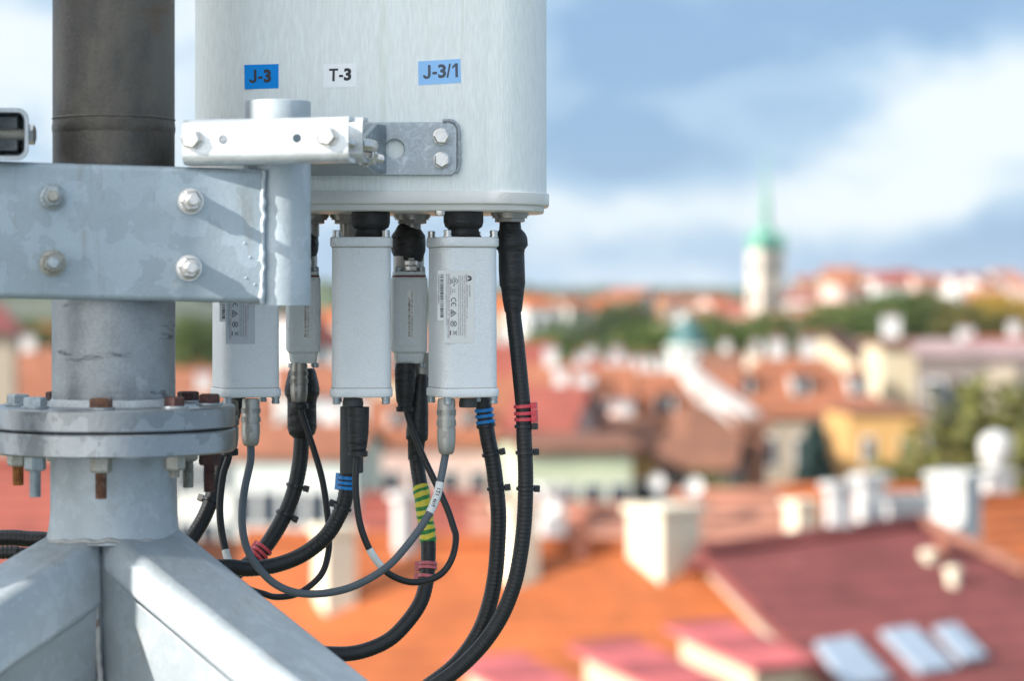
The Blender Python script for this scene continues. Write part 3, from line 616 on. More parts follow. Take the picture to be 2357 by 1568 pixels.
def motor_label(t, X, Y, f, n, s, px0, px1, py0, py1, paper, bar):
    """the maker's sticker, read from top to bottom"""
    k = K * (Y - 0.024); ctr = Vector((X, Y, 0)) + n * (s / 2 + 0.00025)
    def onface(px, py):
        a = (K * (px - HX) * ctr.y - ctr.x) / (f.x - K * (px - HX) * f.y); q = ctr + f * a
        return Vector((q.x, q.y, zf(py, q.y)))
    c = [onface(px0, py1), onface(px1, py1), onface(px1, py0), onface(px0, py0)]
    so = MB().prism([p - n * 0.0001 for p in c], -n * 0.0004).build('sticker', M[paper], t, sharp=30)
    o = c[3] + n * 0.0001; V = c[2] - c[3]; U = Vector((0, 0, -(c[3].z - c[0].z)))
    pr = Print(o, U / 1072.0, V / 442.0)                    # sticker units: 1072 long, 442 across
    red = Print(o, U / 1072.0, V / 442.0)
    for b_ in (316, 76): red.rect(47, b_, 957, 3.2)
    def T(txt, s0, s1, b0, b1, bold=0.0): pr.text(txt, s0 - 228, b0 - 310, s1 - s0, b1 - b0, bold)
    T('ARCU02004', 445, 622, 677, 694); T('驱动电压 VOLTAGE RATING  ⎓ 10 - 30 V', 445, 945, 640, 658)
    T('This device complies with Part 15 of the FCC Rules. Operation is', 308, 1195, 595, 613); T('subject to the following two conditions: (1) this device may not cause', 308, 1195, 569, 587)
    T('harmful interference and (2) this device must accept any interference', 308, 1195, 542, 560); T('received, including interference that may cause undesired operation.', 308, 1195, 516, 534)
    T('LISTED', 348, 432, 399, 419, .02); T('I.T.E.', 503, 560, 455, 473); T('65JJ', 503, 558, 428, 446); T('E210619', 480, 592, 399, 417); T('c', 325, 339, 447, 464, .02); T('us', 440, 470, 447, 464, .02)
    pr.arc(390 - 228, 468 - 310, 42, 6); T('UL', 368, 412, 452, 486, .02)
    pr.arc(672 - 228, 450 - 310, 38, 9, 55, 305); pr.arc(740 - 228, 450 - 310, 38, 9, 55, 305); pr.rect(704 - 228, 446 - 310, 34, 8)
    tr = [(808 - 228, 412 - 310), (912 - 228, 412 - 310), (860 - 228, 488 - 310)]
    for i in range(3): pr.line(*tr[i], *tr[(i + 1) % 3], 8)
    pr.arc(860 - 228, 438 - 310, 22, 5, 30, 330); pr.line(846 - 228, 442 - 310, 857 - 228, 430 - 310, 6); pr.line(857 - 228, 430 - 310, 880 - 228, 462 - 310, 6)
    pr.arc(1016 - 228, 449 - 310, 45, 9, 10, 170); pr.arc(1016 - 228, 449 - 310, 45, 9, 190, 350); T('50', 990, 1042, 432, 466, .03)
    pr.line(1112 - 228, 436 - 310, 1188 - 228, 500 - 310, 4); pr.line(1112 - 228, 500 - 310, 1188 - 228, 436 - 310, 4); pr.line(1130 - 228, 492 - 310, 1172 - 228, 492 - 310, 5)
    pr.line(1134 - 228, 488 - 310, 1140 - 228, 448 - 310, 4); pr.line(1168 - 228, 488 - 310, 1162 - 228, 448 - 310, 4); pr.line(1140 - 228, 448 - 310, 1162 - 228, 448 - 310, 4)
    pr.rect(1118 - 228, 398 - 310, 65, 13)
    T('华为技术有限公司 HUAWEI TECHNOLOGIES CO., LTD.    中国制造 MADE IN CHINA', 285, 1225, 360, 378); T('HQ of Huawei, Bantian, Longgang District, Shenzhen, 518129 P.R.C', 283, 1052, 337, 353)
    for i in range(8):                                       # fan of eight petals
        g = R(-8 + 196 * i / 7); L = 38 if i in (3, 4) else 34 if i in (2, 5) else 30
        pts = [(4, 0), (L * .45, 6.5), (L * .8, 7.5), (L, 2), (L * .98, -2), (L * .8, -7.5), (L * .45, -6.5)]
        pr.poly([(348 - 228 + (6 + a_) * math.cos(g) * 1.15 - b_ * math.sin(g), 670 - 310 + (6 + a_) * math.sin(g) * 1.15 + b_ * math.cos(g)) for a_, b_ in pts])
    T('HUAWEI', 299, 400, 637, 650, .03)
    pr.build('print', M['ink'], so); red.build('rule', M['ink_red'], so)
    if bar:
        b0, b1, q0, q1 = bar; c = [onface(b0, q1), onface(b1, q1), onface(b1, q0), onface(b0, q0)]
        bo = MB().prism([p - n * 0.0001 for p in c], -n * 0.0004).build('barcode_sticker', M['paper'], t, sharp=30)
        pb = Print(c[3] + n * 0.0001, (c[0] - c[3]) / 732.0, (c[2] - c[3]) / 88.0)
        pb.bars(55, 35, 632, 46, 5); pb.text('HWB2878792221680EB41', 55, 6, 435, 19); pb.build('print', M['ink'], bo)
mr = motor(1064, R(21), 'grey box with full white maker sticker, beside the thick taped cable')
motor_label(*mr[:6], 1021.6, 1091, 622, 790, 'paper', (1007, 1021.4, 623, 737.5))
ml = motor(565, R(21), 'grey box half hidden behind the arm, film sticker in a shaded grey on its front')
motor_label(*ml[:6], 519.8, 586.6, 622, 792, 'paper_clear', (505, 519.4, 623, 741))
mm = motor(832, R(2.5), 'plain grey box without front sticker, in the middle under the antenna')
t, X, Y, f, n, s, zz = mm
q = Vector((X, Y, 0)) + f * (s / 2 + 0.0002)
nb_ = MB().prism([q - n * (-0.0165) + Vector((0, 0, zf(a, Y))) - n * b for a, b in ((682, 0.0), (682, 0.006), (789, 0.006), (789, 0.0))], -f * 0.0004).build('barcode_sticker', M['paper'], t, sharp=30)
pb = Print(q + n * 0.0165 + Vector((0, 0, zf(788, Y))) + f * 0.0001, (0, 0, 1), tuple(-n)); pb.bars(0.001, 0.001, 0.033, 0.003, 9); pb.build('print', M['ink'], nb_)

def silver_plug(t, px, Y, y0, y1, r=0.0072, m='silver'):
    x = K * (px - HX) * Y; L = zf(y0, Y) - zf(y1, Y)
    pr_ = [(0, r * .9), (L * .03, r * .9), (L * .035, r * .97), (L * .38, r * .97)]
    pr_ += [(L * .385, r * 1.03), (L * .50, r * 1.03), (L * .505, r * .93), (L * .53, r * .93), (L * .535, r), (L * .74, r), (L * .93, r * .88), (L * .985, r * .72), (L, r * .62)]
    o = MB().lathe(pr_, (x, Y, zf(y0, Y)), (0, 0, -1), 28).build('metal_plug', M[m], t)
    kn = MB()
    for g in range(36):
        a = 2 * math.pi * g / 36; kn.box((x + r * 1.02 * math.cos(a), Y + r * 1.02 * math.sin(a), zf(y0, Y) - L * .25), (r * .09, r * .09, L * .10), Matrix.Rotation(a, 3, 'Z'))
        kn.box((x + r * 1.03 * math.cos(a), Y + r * 1.03 * math.sin(a), zf(y0, Y) - L * .44), (r * .09, r * .09, L * .10), Matrix.Rotation(a, 3, 'Z'))
    kn.build('knurling', M[m], o, sharp=30)
    MB().box((x - r * .1, Y - r * 0.985, zf(y0, Y) - L * .64), (r * .75, r * 0.12, L * .13)).build('key_flat', M['nickel'], o, sharp=30)
    return o
silver_plug(mr[0], 1027, 1.884, 918, 1046); silver_plug(ml[0], 577, 1.884, 918, 1027); silver_plug(ml[0], 529, 1.90, 922, 1036, 0.0068, 'nickel')
x = K * (529 - HX) * 1.90; MB().lathe([(0, 0.0062), (0.001, 0.0066), (0.005, 0.0066), (0.0056, 0.005)], (x, 1.90, zf(1033, 1.90)), (0, 0, -1), 24).build('plug_cap', M['tape'], ml[0])
def grey_flange(t, px, Y, y0, y1, half):
    x = K * (px - HX) * Y; L = zf(y0, Y) - zf(y1, Y); h = half * K * Y
    MB().lathe([(0, h * .94), (L * .3, h * .94), (L * .32, h), (L * .9, h), (L, h * .93)], (x, Y, zf(y0, Y)), (0, 0, -1), 28).build('socket', M['plug'], t)
grey_flange(mr[0], 1077, 1.895, 917, 938, 21); grey_flange(mm[0], 812, 1.893, 917, 937, 24)
# taped knob that joins each motor to the antenna
def taped_knob(t, px, Y, y0, y1, y2, h1, h2):
    x = K * (px - HX) * Y; k = K * Y; L1 = (y1 - y0) * k; L2 = (y2 - y0) * k
    MB().lathe([(0, h1 * k * .80), (L1 * .10, h1 * k * .95), (L1 * .3, h1 * k), (L1 * .75, h1 * k), (L1 * .95, h1 * k * .93), (L1 * 1.04, h2 * k * 1.03), (L2 * .75, h2 * k), (L2 * .93, h2 * k * 1.08), (L2, h2 * k * 1.25)],
               (x, Y, zf(y0, Y)), (0, 0, -1), 40, wob=0.035, wscale=120).build('taped_coupling', M['tape'], t, sharp=55)
taped_knob(mr[0], 1066, 1.893, 468, 525, 545, 46, 35); taped_knob(mm[0], 853, 1.893, 477, 526, 546, 44, 33); taped_knob(ml[0], 590, 1.895, 470, 525, 545, 45, 34)

# ================================================================ SMALL GREY TEES BEHIND
def tee(px0, px1, label, ytop, barpx, code):
    Y = 1.962; rot = R(7); wdt = 0.0268; dep = 0.040
    X = K * ((px0 + px1) / 2 - HX) * (Y - dep / 2) + 0.0015; Yf = Y - dep / 2
    za, zb2, zc2 = zf(638, Yf), zf(809, Yf), zf(837, Yf)
    t = thing('bias_tee', label, 'signal coupler', (X, Y, zc2), group='small grey couplers behind the motors')
    MB().loft([ring(X, Y, z, wdt - e_, dep - e_, r_, rot, 4) for z, e_, r_ in ((zc2, .0075, .003), (zc2 + .0012, .006, .003), (zb2 - .0022, .0045, .003), (zb2, .0005, .003), (zb2 + .003, 0, .003), (za - .001, 0, .003), (za, .0016, .003))]).build('body', M['tee'], t, sharp=35)
    f = Vector((math.cos(rot), math.sin(rot), 0)); n = Vector((math.sin(rot), -math.cos(rot), 0))
    # raised rim of the front panel
    fc_ = Vector((X, Y, 0)) + n * (dep / 2 - 0.0001)
    lo, hi = zb2 + 0.0045, za - 0.0015
    MB().prism([fc_ + f * (x * (wdt / 2 - 0.0035)) + Vector((0, 0, z)) for x, z in ((-1, lo), (1, lo), (1, hi), (-1, hi))], n * 0.0007).build('front_panel', M['tee'], t, bevel=0.0006)
    sc_ = Vector((X, Y, 0)) + f * (wdt / 2)
    MB().prism([sc_ + n * (y * 0.012) + Vector((0, 0, z)) for y, z in ((-1, lo + .003), (1, lo + .003), (1, hi - .012), (-1, hi - .012))], f * 0.0005).build('side_sticker', M['paper_clear'], t)
    MB().loft([ring(X, Y, z, wdt * .95, dep * .85, .003, rot, 4) for z in (za + .0001, za + .0016)]).build('gasket', M['red_plate'], t)
    MB().loft([ring(X, Y, z, wdt * .92, dep * .82, .003, rot, 4) for z in (za + .0017, za + .0044)]).build('top_plate', M['tee'], t)
    for sx, sy in ((-1, -1), (1, -1), (1, 1)):
        c = Vector((X, Y, 0)) + f * sx * .0095 + n * (-sy * .012)
        MB().lathe([(0, .0028), (.0035, .0028), (.004, .0022)], (c.x, c.y, za + .0045), (0, 0, 1), 12).build('cap_screw', M['bolt_zinc'], t)
        MB().lathe([(0, .0028), (.003, .0028), (.0035, .0022)], (c.x, c.y, zc2 - .0001), (0, 0, -1), 12).build('cap_screw', M['bolt_zinc'], t)
    g = Vector((X, Y, 0)) + n * .012 + f * .001
    gb = MB().thread((g.x, g.y, za + .004), (g.x, g.y, za + .0155), .0026, .0012, 14).build('ground_stud', M['stainless'], t)
    for d_, r_ in ((.001, .0060), (.0055, .0052)): MB().hexa((g.x, g.y, za + .0045 + d_), (g.x, g.y, za + .0045 + d_ + .0036), r_, .12, .3).build('nut', M['stainless'], gb, sharp=30)
    cxm = K * ((px0 + px1) / 2 + 6 - HX) * Y
    MB().lathe([(0, .0125), (zf(590, Y) - zf(628, Y), .0125)], (cxm, Y + .003, zf(590, Y)), (0, 0, -1), 30).build('top_connector', M['silver'], t)
    k = K * Y
    MB().lathe([(0, 22 * k), (6 * k, 27 * k), (14 * k, 30 * k), (26 * k, 38 * k), (44 * k, 40 * k), (62 * k, 39 * k), (74 * k, 34 * k), (86 * k, 33 * k), (92 * k, 26 * k)], (cxm, Y + .002, zf(516, Y)), (0, 0, -1), 40, wob=0.07, wscale=110).build('taped_coupling', M['tape'], t, sharp=60)
    # bar code on the front
    def onf(px, py):
        c = Vector((X, Y, 0)) + n * (dep / 2 + 0.0009); a = (K * (px - HX) * c.y - c.x) / (f.x - K * (px - HX) * f.y); q_ = c + f * a; return Vector((q_.x, q_.y, zf(py, q_.y)))
    c = [onf(barpx[0], barpx[3]), onf(barpx[1], barpx[3]), onf(barpx[1], barpx[2]), onf(barpx[0], barpx[2])]
    bo = MB().prism(c, -n * .0004).build('barcode_sticker', M['paper'], t, sharp=30)
    pb = Print(c[1] + n * .0001, (c[2] - c[1]) / 111.0, (c[0] - c[1]) / 13.5); pb.bars(4, 7.2, 88, 5.0, 3 + int(px0)); pb.text(code, 1.5, 1.6, 108, 3.9, .01); pb.build('print', M['ink'], bo)
    return t, X, Y
t1 = tee(650, 726, 'small grey coupler half behind the arm pipe, nickel plug underneath', 620, (699, 712.5, 670, 780), '2127150150L0G6003773 Y SBT-690-2700-0')
t2_ = tee(902, 966, 'small grey coupler between the two front boxes, taped plug underneath', 635, (938, 951.5, 668, 779), '2127150150L0FB001122 Y SBT-690-2700-0')
silver_plug(t1[0], 688, 1.950, 836, 930, 0.0070, 'nickel')
x = K * (689 - HX) * 1.950; MB().lathe([(0, .0068), (.001, .0072), (.0045, .0072), (.005, .006)], (x, 1.95, zf(928, 1.95)), (0, 0, -1), 24).build('plug_cap', M['tape'], t1[0])
x = K * (932 - HX) * 1.950; k = K * 1.95
MB().lathe([(0, 22 * k), (20 * k, 24 * k), (60 * k, 23 * k), (88 * k, 20 * k), (94 * k, 17 * k), (100 * k, 17 * k), (101 * k, 21 * k), (111 * k, 21 * k), (112 * k, 17 * k)], (x, 1.95, zf(836, 1.95)), (0, 0, -1), 30, wob=0.06, wscale=120).build('taped_plug', M['tape'], t2_[0], sharp=60)
x = K * (824 - HX) * 1.888; k = K * 1.888
MB().lathe([(0, 25 * k), (3 * k, 25 * k), (60 * k, 24 * k), (90 * k, 21 * k), (101 * k, 19 * k), (102 * k, 23 * k), (113 * k, 23 * k), (115 * k, 18 * k)], (x, 1.888, zf(937, 1.888)), (0, 0, -1), 30, wob=0.05, wscale=120).build('taped_plug', M['tape'], mm[0], sharp=60)

# ================================================================ CABLES
def feeder(label, ctrl, rpx, Y, boot=None, boot_at=None, corr=0.016, sleeve=None, m='jacket'):
    """thick corrugated feeder; the taped boot at its plug is a part"""
    path = spline(ctrl, 0.0008); r = rpx * K * Y
    t = thing('feeder_cable', label, 'cable', path[0], group='thick black feeder cables')
    MB().tube(path, lambda i, m_: r * (1 + corr * math.sin(i * 2 * math.pi / 4.2) + 0.012 * noise.noise(Vector((i * .02, rpx, Y * 9)))), 16).build('jacket', M[m], t, sharp=180)
    if boot:
        x = K * (boot_at[0] - HX) * Y; dx = boot_at[2] if len(boot_at) > 2 else 0
        MB().lathe([((y - boot[0][0]) * K * Y, h * K * Y) for y, h in boot], (x, Y, zf(boot[0][0], Y)), (dx, 0, -1), 40, wob=0.045, wscale=95).build('taped_boot', M['tape'], t, sharp=60)
    return t, path, r
C1 = feeder('outermost thick black cable with three red ties, hanging free of the boxes', [(1177, 640, 1.92), (1181, 718, 1.92), (1190, 800, 1.92), (1198, 879, 1.92), (1204, 945, 1.92), (1206, 1011, 1.92), (1209, 1077, 1.92), (1209, 1143, 1.92), (1206, 1204, 1.92), (1199, 1266, 1.92), (1188, 1327, 1.92), (1173, 1375, 1.92), (1151, 1424, 1.92), (1120, 1472, 1.92), (1085, 1512, 1.92), (1046, 1547, 1.92), (1005, 1576, 1.92), (930, 1625, 1.92), (800, 1690, 1.93)], 17.8, 1.92,
            [(494, 20), (500, 23), (528, 26), (538, 34), (548, 38), (566, 38.5), (576, 31), (584, 30), (620, 30), (655, 30), (664, 27), (690, 24), (718, 20)], (1173, 494, 0.035))
C2 = feeder('thick black cable with three blue ties under the box with the full sticker', [(1068, 490, 1.966), (1070, 560, 1.966), (1082, 700, 1.96), (1103, 850, 1.950), (1110, 905, 1.945), (1115, 956, 1.945), (1123, 1011, 1.945), (1134, 1063, 1.945), (1142, 1125, 1.945), (1147, 1186, 1.945), (1145, 1252, 1.945), (1140, 1318, 1.945), (1129, 1380, 1.945), (1111, 1437, 1.945), (1085, 1485, 1.945), (1050, 1529, 1.945), (1005, 1566, 1.945), (930, 1615, 1.945), (800, 1680, 1.945)], 18.2, 1.945)
C3 = feeder('thick black cable wrapped in yellow and green tape', [(971, 850, 1.975), (967, 910, 1.975), (958, 970, 1.975), (956, 1030, 1.972), (962, 1085, 1.970), (970, 1135, 1.965), (978, 1190, 1.96), (985, 1245, 1.955), (985, 1295, 1.95), (980, 1345, 1.945), (966, 1390, 1.94), (935, 1435, 1.935), (897, 1472, 1.93), (850, 1495, 1.925), (800, 1506, 1.92), (730, 1506, 1.91), (620, 1510, 1.90), (500, 1580, 1.885), (430, 1760, 1.87), (420, 2100, 1.86)], 17.2, 1.96,
            [(862, 13), (872, 15), (940, 22), (1000, 26), (1012, 25), (1016, 20), (1060, 17)], (969, 862, -0.07))
MB().lathe([(0, .0125), (zf(812, 1.975) - zf(866, 1.975), .0125)], (K * (972 - HX) * 1.975, 1.975, zf(812, 1.975)), (0, 0, -1), 28).build('cable_connector', M['silver'], C3[0])
C4 = feeder('thick black cable sweeping from the plain middle box back behind the mast foot', [(802, 545, 1.962), (806, 700, 1.962), (808, 850, 1.950), (808, 930, 1.920), (806, 1040, 1.918), (800, 1095, 1.918), (795, 1143, 1.918), (784, 1178, 1.918), (757, 1226, 1.918), (721, 1261, 1.918), (677, 1287, 1.916), (624, 1304, 1.91), (567, 1310, 1.90), (520, 1306, 1.89), (430, 1320, 1.88), (370, 1400, 1.875), (345, 1600, 1.87), (340, 2100, 1.86)], 18.0, 1.918)
k = K * 1.918
MB().lathe([(0, 26 * k), (4 * k, 26.5 * k), (150 * k, 27 * k), (153 * k, 25 * k)], (K * (809 - HX) * 1.918, 1.918, zf(936, 1.918)), (0, 0, -1), 32).build('shrink_sleeve', M['plug'], C4[0])
C5 = feeder('thick black cable from the half hidden coupler, two red ties near the mast foot', [(695, 850, 1.975), (695, 950, 1.975), (694, 1006, 1.975), (690, 1063, 1.975), (678, 1125, 1.973), (659, 1178, 1.97), (633, 1226, 1.965), (605, 1266, 1.96), (575, 1296, 1.955), (520, 1335, 1.95), (450, 1390, 1.94), (405, 1500, 1.93), (385, 1760, 1.92), (380, 2100, 1.90)], 18.0, 1.975,
            [(848, 28), (856, 32), (880, 38), (896, 41), (908, 40), (918, 34), (930, 33), (985, 33), (1000, 29), (1008, 20)], (695, 848))
C6 = feeder('thick black cable passing down close behind the flange', [(582, 490, 1.965), (582, 620, 1.965), (566, 830, 1.965), (540, 940, 1.962), (524, 1000, 1.96), (513, 1055, 1.96), (497, 1115, 1.96), (477, 1175, 1.955), (452, 1222, 1.95), (415, 1275, 1.94), (360, 1340, 1.93), (320, 1480, 1.92), (300, 1760, 1.91), (300, 2100, 1.90)], 17.5, 1.955)
C7 = feeder('black cable lying level behind the mast foot, upper of two', [(-620, 1500, 1.86), (-420, 1300, 1.855), (-200, 1248, 1.85), (0, 1239, 1.85), (60, 1241, 1.85), (130, 1250, 1.85), (215, 1300, 1.86), (255, 1480, 1.87), (262, 1760, 1.87), (262, 2100, 1.87)], 18.5, 1.85)
C8 = feeder('shiny ribbed cable lying level behind the mast foot, lower of two', [(-640, 1580, 1.83), (-420, 1350, 1.83), (-200, 1286, 1.83), (0, 1273, 1.83), (50, 1275, 1.83), (110, 1288, 1.84), (180, 1350, 1.85), (215, 1520, 1.855), (222, 1760, 1.86), (222, 2100, 1.86)], 15, 1.83, corr=0.05)

def cord(label, ctrl, rpx, m, marks=(), Y=1.9):
    path = spline(ctrl, 0.0025); r = rpx * K * Y
    t = thing('control_cable', label, 'cable', path[0], group='thin control cables')
    MB().tube(path, r, 12).build('sheath', M[m], t, sharp=180)
    for a, b in marks:
        i, j = sorted((near(path, *a), near(path, *b)))
        i = max(0, i - 1)
        MB().tube(path[i:j + 1], r * 1.09, 14).build('marker_sleeve', M['white_label_tape'], t, sharp=60)
    return t, path, r
T1 = cord('thin black cord nearest the flange, white marker at its lower end', [(529, 1038, 1.90), (524, 1060, 1.90), (514, 1090, 1.90), (507, 1142, 1.90), (506, 1186, 1.90), (511, 1230, 1.90), (521, 1277, 1.895), (530, 1315, 1.888), (520, 1370, 1.88), (480, 1480, 1.87), (450, 1700, 1.865), (445, 2100, 1.86)], 8.4, 'jacket', [((519, 1273), (526, 1292))])
T2 = cord('grey cord looping across from one silver plug to the other', [(577, 1015, 1.884), (577, 1028, 1.884), (576, 1063, 1.884), (563, 1125, 1.882), (557, 1178, 1.88), (559, 1226, 1.878), (571, 1270, 1.876), (598, 1312, 1.874), (633, 1345, 1.872), (677, 1364, 1.87), (729, 1368, 1.868), (791, 1358, 1.868), (844, 1336, 1.868), (896, 1301, 1.868), (936, 1257, 1.87), (975, 1204, 1.872), (1002, 1151, 1.876), (1015, 1099, 1.88), (1024, 1052, 1.884), (1027, 1030, 1.884)], 8.8, 'grey_cable', [((989, 1176), (1014, 1112))])
i_, j_ = near(T2[1], 1010, 1120), near(T2[1], 992, 1170); a_, b_ = T2[1][i_], T2[1][j_]; U = (b_ - a_).normalized(); V = U.cross(Vector((0, -1, 0))).normalized()
lp = Print(a_ + Vector((0, -T2[2] * 1.11, 0)) - V * 0.002, U, V); lp.text('121', .002, 0, .0055, .0030, .02); lp.text('4916', .0105, 0, .0066, .0030, .02)
lp.build('marker_print', M['ink'], next(c for c in T2[0].children if c.name.startswith('marker_sleeve')))
T3 = cord('thin black cord from the nickel plug, swinging behind the grey loop', [(691, 930, 1.95), (694, 950, 1.95), (704, 982, 1.95), (724, 1042, 1.95), (742, 1107, 1.95), (753, 1178, 1.95), (757, 1230, 1.95), (755, 1274, 1.95), (742, 1318, 1.945), (714, 1349, 1.94), (677, 1370, 1.93), (633, 1375, 1.92), (600, 1366, 1.91), (540, 1355, 1.90), (470, 1400, 1.885), (430, 1520, 1.88), (405, 1760, 1.875), (400, 2100, 1.87)], 7.6, 'jacket')
T4 = cord('thin black cord from the taped plug of the middle box, hanging in a low loop', [(822, 1040, 1.888), (821, 1060, 1.888), (818, 1107, 1.886), (821, 1160, 1.886), (830, 1213, 1.886), (848, 1261, 1.886), (870, 1296, 1.888), (897, 1323, 1.89), (940, 1340, 1.895), (984, 1337, 1.90), (1019, 1318, 1.905), (1041, 1283, 1.91), (1049, 1239, 1.92), (1043, 1213, 1.925), (1028, 1169, 1.93), (1002, 1112, 1.935), (975, 1055, 1.94), (953, 1002, 1.945), (939, 958, 1.95), (935, 940, 1.95)], 7.8, 'jacket', [((851, 1268), (876, 1303))])

# yellow-green earth tape on one cable
i, j = near(C3[1], 970, 1118), near(C3[1], 986, 1252)
sub = C3[1][i:j]
yg = bpy.data.materials.new('earth_tape'); yg.use_nodes = True
N_, L_ = yg.node_tree.nodes, yg.node_tree.links; b = N_['Principled BSDF']; b.inputs['Roughness'].default_value = 0.4
t_ = N_.new('ShaderNodeTexCoord'); mp = N_.new('ShaderNodeMapping'); mp.inputs['Rotation'].default_value = (0, R(12), 0); L_.new(t_.outputs['Object'], mp.inputs[0])
nz = N_.new('ShaderNodeTexNoise'); nz.inputs['Scale'].default_value = 38; L_.new(t_.outputs['Object'], nz.inputs['Vector'])
sx_ = N_.new('ShaderNodeSeparateXYZ'); L_.new(mp.outputs[0], sx_.inputs[0])
ma = N_.new('ShaderNodeMath'); ma.operation = 'MULTIPLY_ADD'; ma.inputs[1].default_value = 0.010; L_.new(nz.outputs['Fac'], ma.inputs[0]); L_.new(sx_.outputs['Z'], ma.inputs[2])
mf = N_.new('ShaderNodeMath'); mf.operation = 'MULTIPLY'; mf.inputs[1].default_value = 155; L_.new(ma.outputs[0], mf.inputs[0])
fr = N_.new('ShaderNodeMath'); fr.operation = 'FRACT'; L_.new(mf.outputs[0], fr.inputs[0])
cr_ = N_.new('ShaderNodeValToRGB'); cr_.color_ramp.interpolation = 'CONSTANT'; L_.new(fr.outputs[0], cr_.inputs[0])
cr_.color_ramp.elements[0].color = (0.66, 0.55, 0.04, 1); cr_.color_ramp.elements[1].position = 0.55; cr_.color_ramp.elements[1].color = (0.008, 0.20, 0.03, 1)
L_.new(cr_.outputs[0], b.inputs['Base Color'])
MB().tube(sub, lambda i, m_: C3[2] * (1.10 + 0.09 * noise.noise(Vector((i * .12, 4, 0))) + (0.03 if (i // 6) % 2 else 0)), 24).build('earth_tape', yg, C3[0], sharp=60)

def tie(c, px, py, m, label, ang=0.0, group=None, k=1.0):
    """nylon tie: band and head as one strap"""
    t, path, r = c; i = near(path, px, py); p = path[i]; d = (path[i + 1] - path[i - 1]).normalized()
    side = Vector((1, 0, 0)); side = (side - d * side.dot(d)).normalized(); fwd = side.cross(d).normalized()
    h = side * math.cos(ang) + fwd * math.sin(ang); g = d.cross(h)
    w_ = 0.0014 * k; mb = MB(); n = 30; R0, R1 = r * 1.03, r * 1.03 + 0.0012
    rings = [[p + (h * math.cos(2 * math.pi * j / n) + g * math.sin(2 * math.pi * j / n)) * rr + d * zz_ for j in range(n)] for rr, zz_ in ((R0, -w_), (R1, -w_), (R1, w_), (R0, w_))]
    mb.loft(rings + [rings[0]], cap=False)
    c2 = p + h * (R1 + 0.0014); rot = Matrix((h, d, g)).transposed()
    mb.box(c2, (0.0046, 0.0052 * k, 0.0052), rot); mb.box(c2 + g * 0.0028 + h * .0003, (0.0022, 0.0028, 0.0012), rot)
    o = mb.build('cable_tie', M[m], bevel=0.0004, seg=2); tag(o, label, 'cable tie', group)
G = 'nylon cable ties'
for i, (y, w_) in enumerate(((935, 'uppermost'), (951, 'middle'), (966, 'lowest'))): tie(C1, 1204, y, 'tie_red', f'bright red cable tie, {w_} of the three on the outermost thick cable', -0.25, G)
tie(C1, 1205, 981, 'tie_black', 'black cable tie directly below the three red ties on the outermost cable', -0.2, G)
tie(C1, 1208, 1043, 'tie_black', 'black cable tie on the outermost cable, level with the tie beside it, upper pair', 0.15, G); tie(C1, 1209, 1126, 'tie_black', 'black cable tie on the outermost cable, lower of two spaced apart', 0.15, G)
for i, (y, w_) in enumerate(((944, 'uppermost'), (958, 'middle'), (971, 'lowest'))): tie(C2, 1114, y, 'tie_blue', f'blue cable tie, {w_} of three close under the box with the full sticker', 1.9, G)
tie(C2, 1117, 981, 'tie_black', 'black cable tie right under the blue ties of the cable below the stickered box', 2.0, G)
tie(C2, 1131, 1045, 'tie_black', 'black cable tie on the cable with blue ties, upper of two spaced apart', -0.1, G); tie(C2, 1142, 1124, 'tie_black', 'black cable tie on the cable with blue ties, lower of two spaced apart', -0.1, G)
for y, w_ in ((1100, 'uppermost'), (1112, 'middle'), (1124, 'lowest')): tie(C4, 799, y, 'tie_blue', f'blue cable tie, {w_} of three below the dark sleeve under the middle box', 2.4, G)
tie(C4, 788, 1168, 'tie_black', 'black cable tie with its head towards the mast, on the cable under the middle box', 2.9, G)
for p_, w_ in (((606, 1264), 'upper'), ((598, 1273), 'middle'), ((589, 1282), 'lower')): tie(C5, *p_, 'tie_red', f'red cable tie, {w_} of the set beside the grey loop near the mast foot', 2.6, G)
tie(C5, 679, 1120, 'tie_black', 'black cable tie on the steep cable beside the grey loop, upper of two', 0.0, G); tie(C5, 655, 1185, 'tie_black', 'black cable tie on the steep cable beside the grey loop, lower of two', 0.0, G)
for y, w_ in ((1298, 'uppermost'), (1308, 'middle'), (1328, 'lowest, set apart')): tie(C3, 983, y, 'tie_pink', f'faded red cable tie below the striped tape, {w_}', 2.6, G)
tie(C6, 486, 1152, 'tie_black', 'black cable tie on the cable close behind the flange', 2.9, G)
# ================================================================ THE TOWN BELOW
def sm(a, b, x):
    t = max(0.0, min(1.0, (x - a) / (b - a))); return t * t * (3 - 2 * t)
def ground_z(x, y):
    z = -27 + 5 * sm(60, 150, y) + 9 * sm(150, 300, y) + 4 * sm(300, 460, y)
    side = x / max(y, 1.0)
    z += sm(430, 720, y) * (1.5 + 6.5 * sm(0.03, 0.20, side)) * (1 - sm(900, 1500, y))
    z -= sm(900, 1600, y) * 8 * (1 - sm(1600, 3200, y))
    z += sm(1800, 4200, y) * (4 + 16 * noise.noise(Vector((x * .0011, y * .0006, 0)))) * (1.0 - 0.35 * sm(-0.05, 0.1, side))
    z += 9 * sm(600, 1100, y) * sm(-0.05, -0.16, side) * (1 - sm(1500, 2000, y))
    return z
gm = mat('hill_ground', (0.075, 0.085, 0.05), 0.95, 0, 0.5, 0.03, 0, 1, [((0.13, 0.11, 0.08), 0.05, 0.55, 0.7)])
ys = [-60, 0, 30, 60, 90, 120, 150, 190, 230, 270, 310, 350, 400, 450, 500, 560, 620, 680, 740, 820, 900, 1000, 1150, 1300, 1500, 1800, 2200, 2700, 3200, 3800, 4400, 5200, 6500, 9000]
gv, gf = [], []; NX = 60
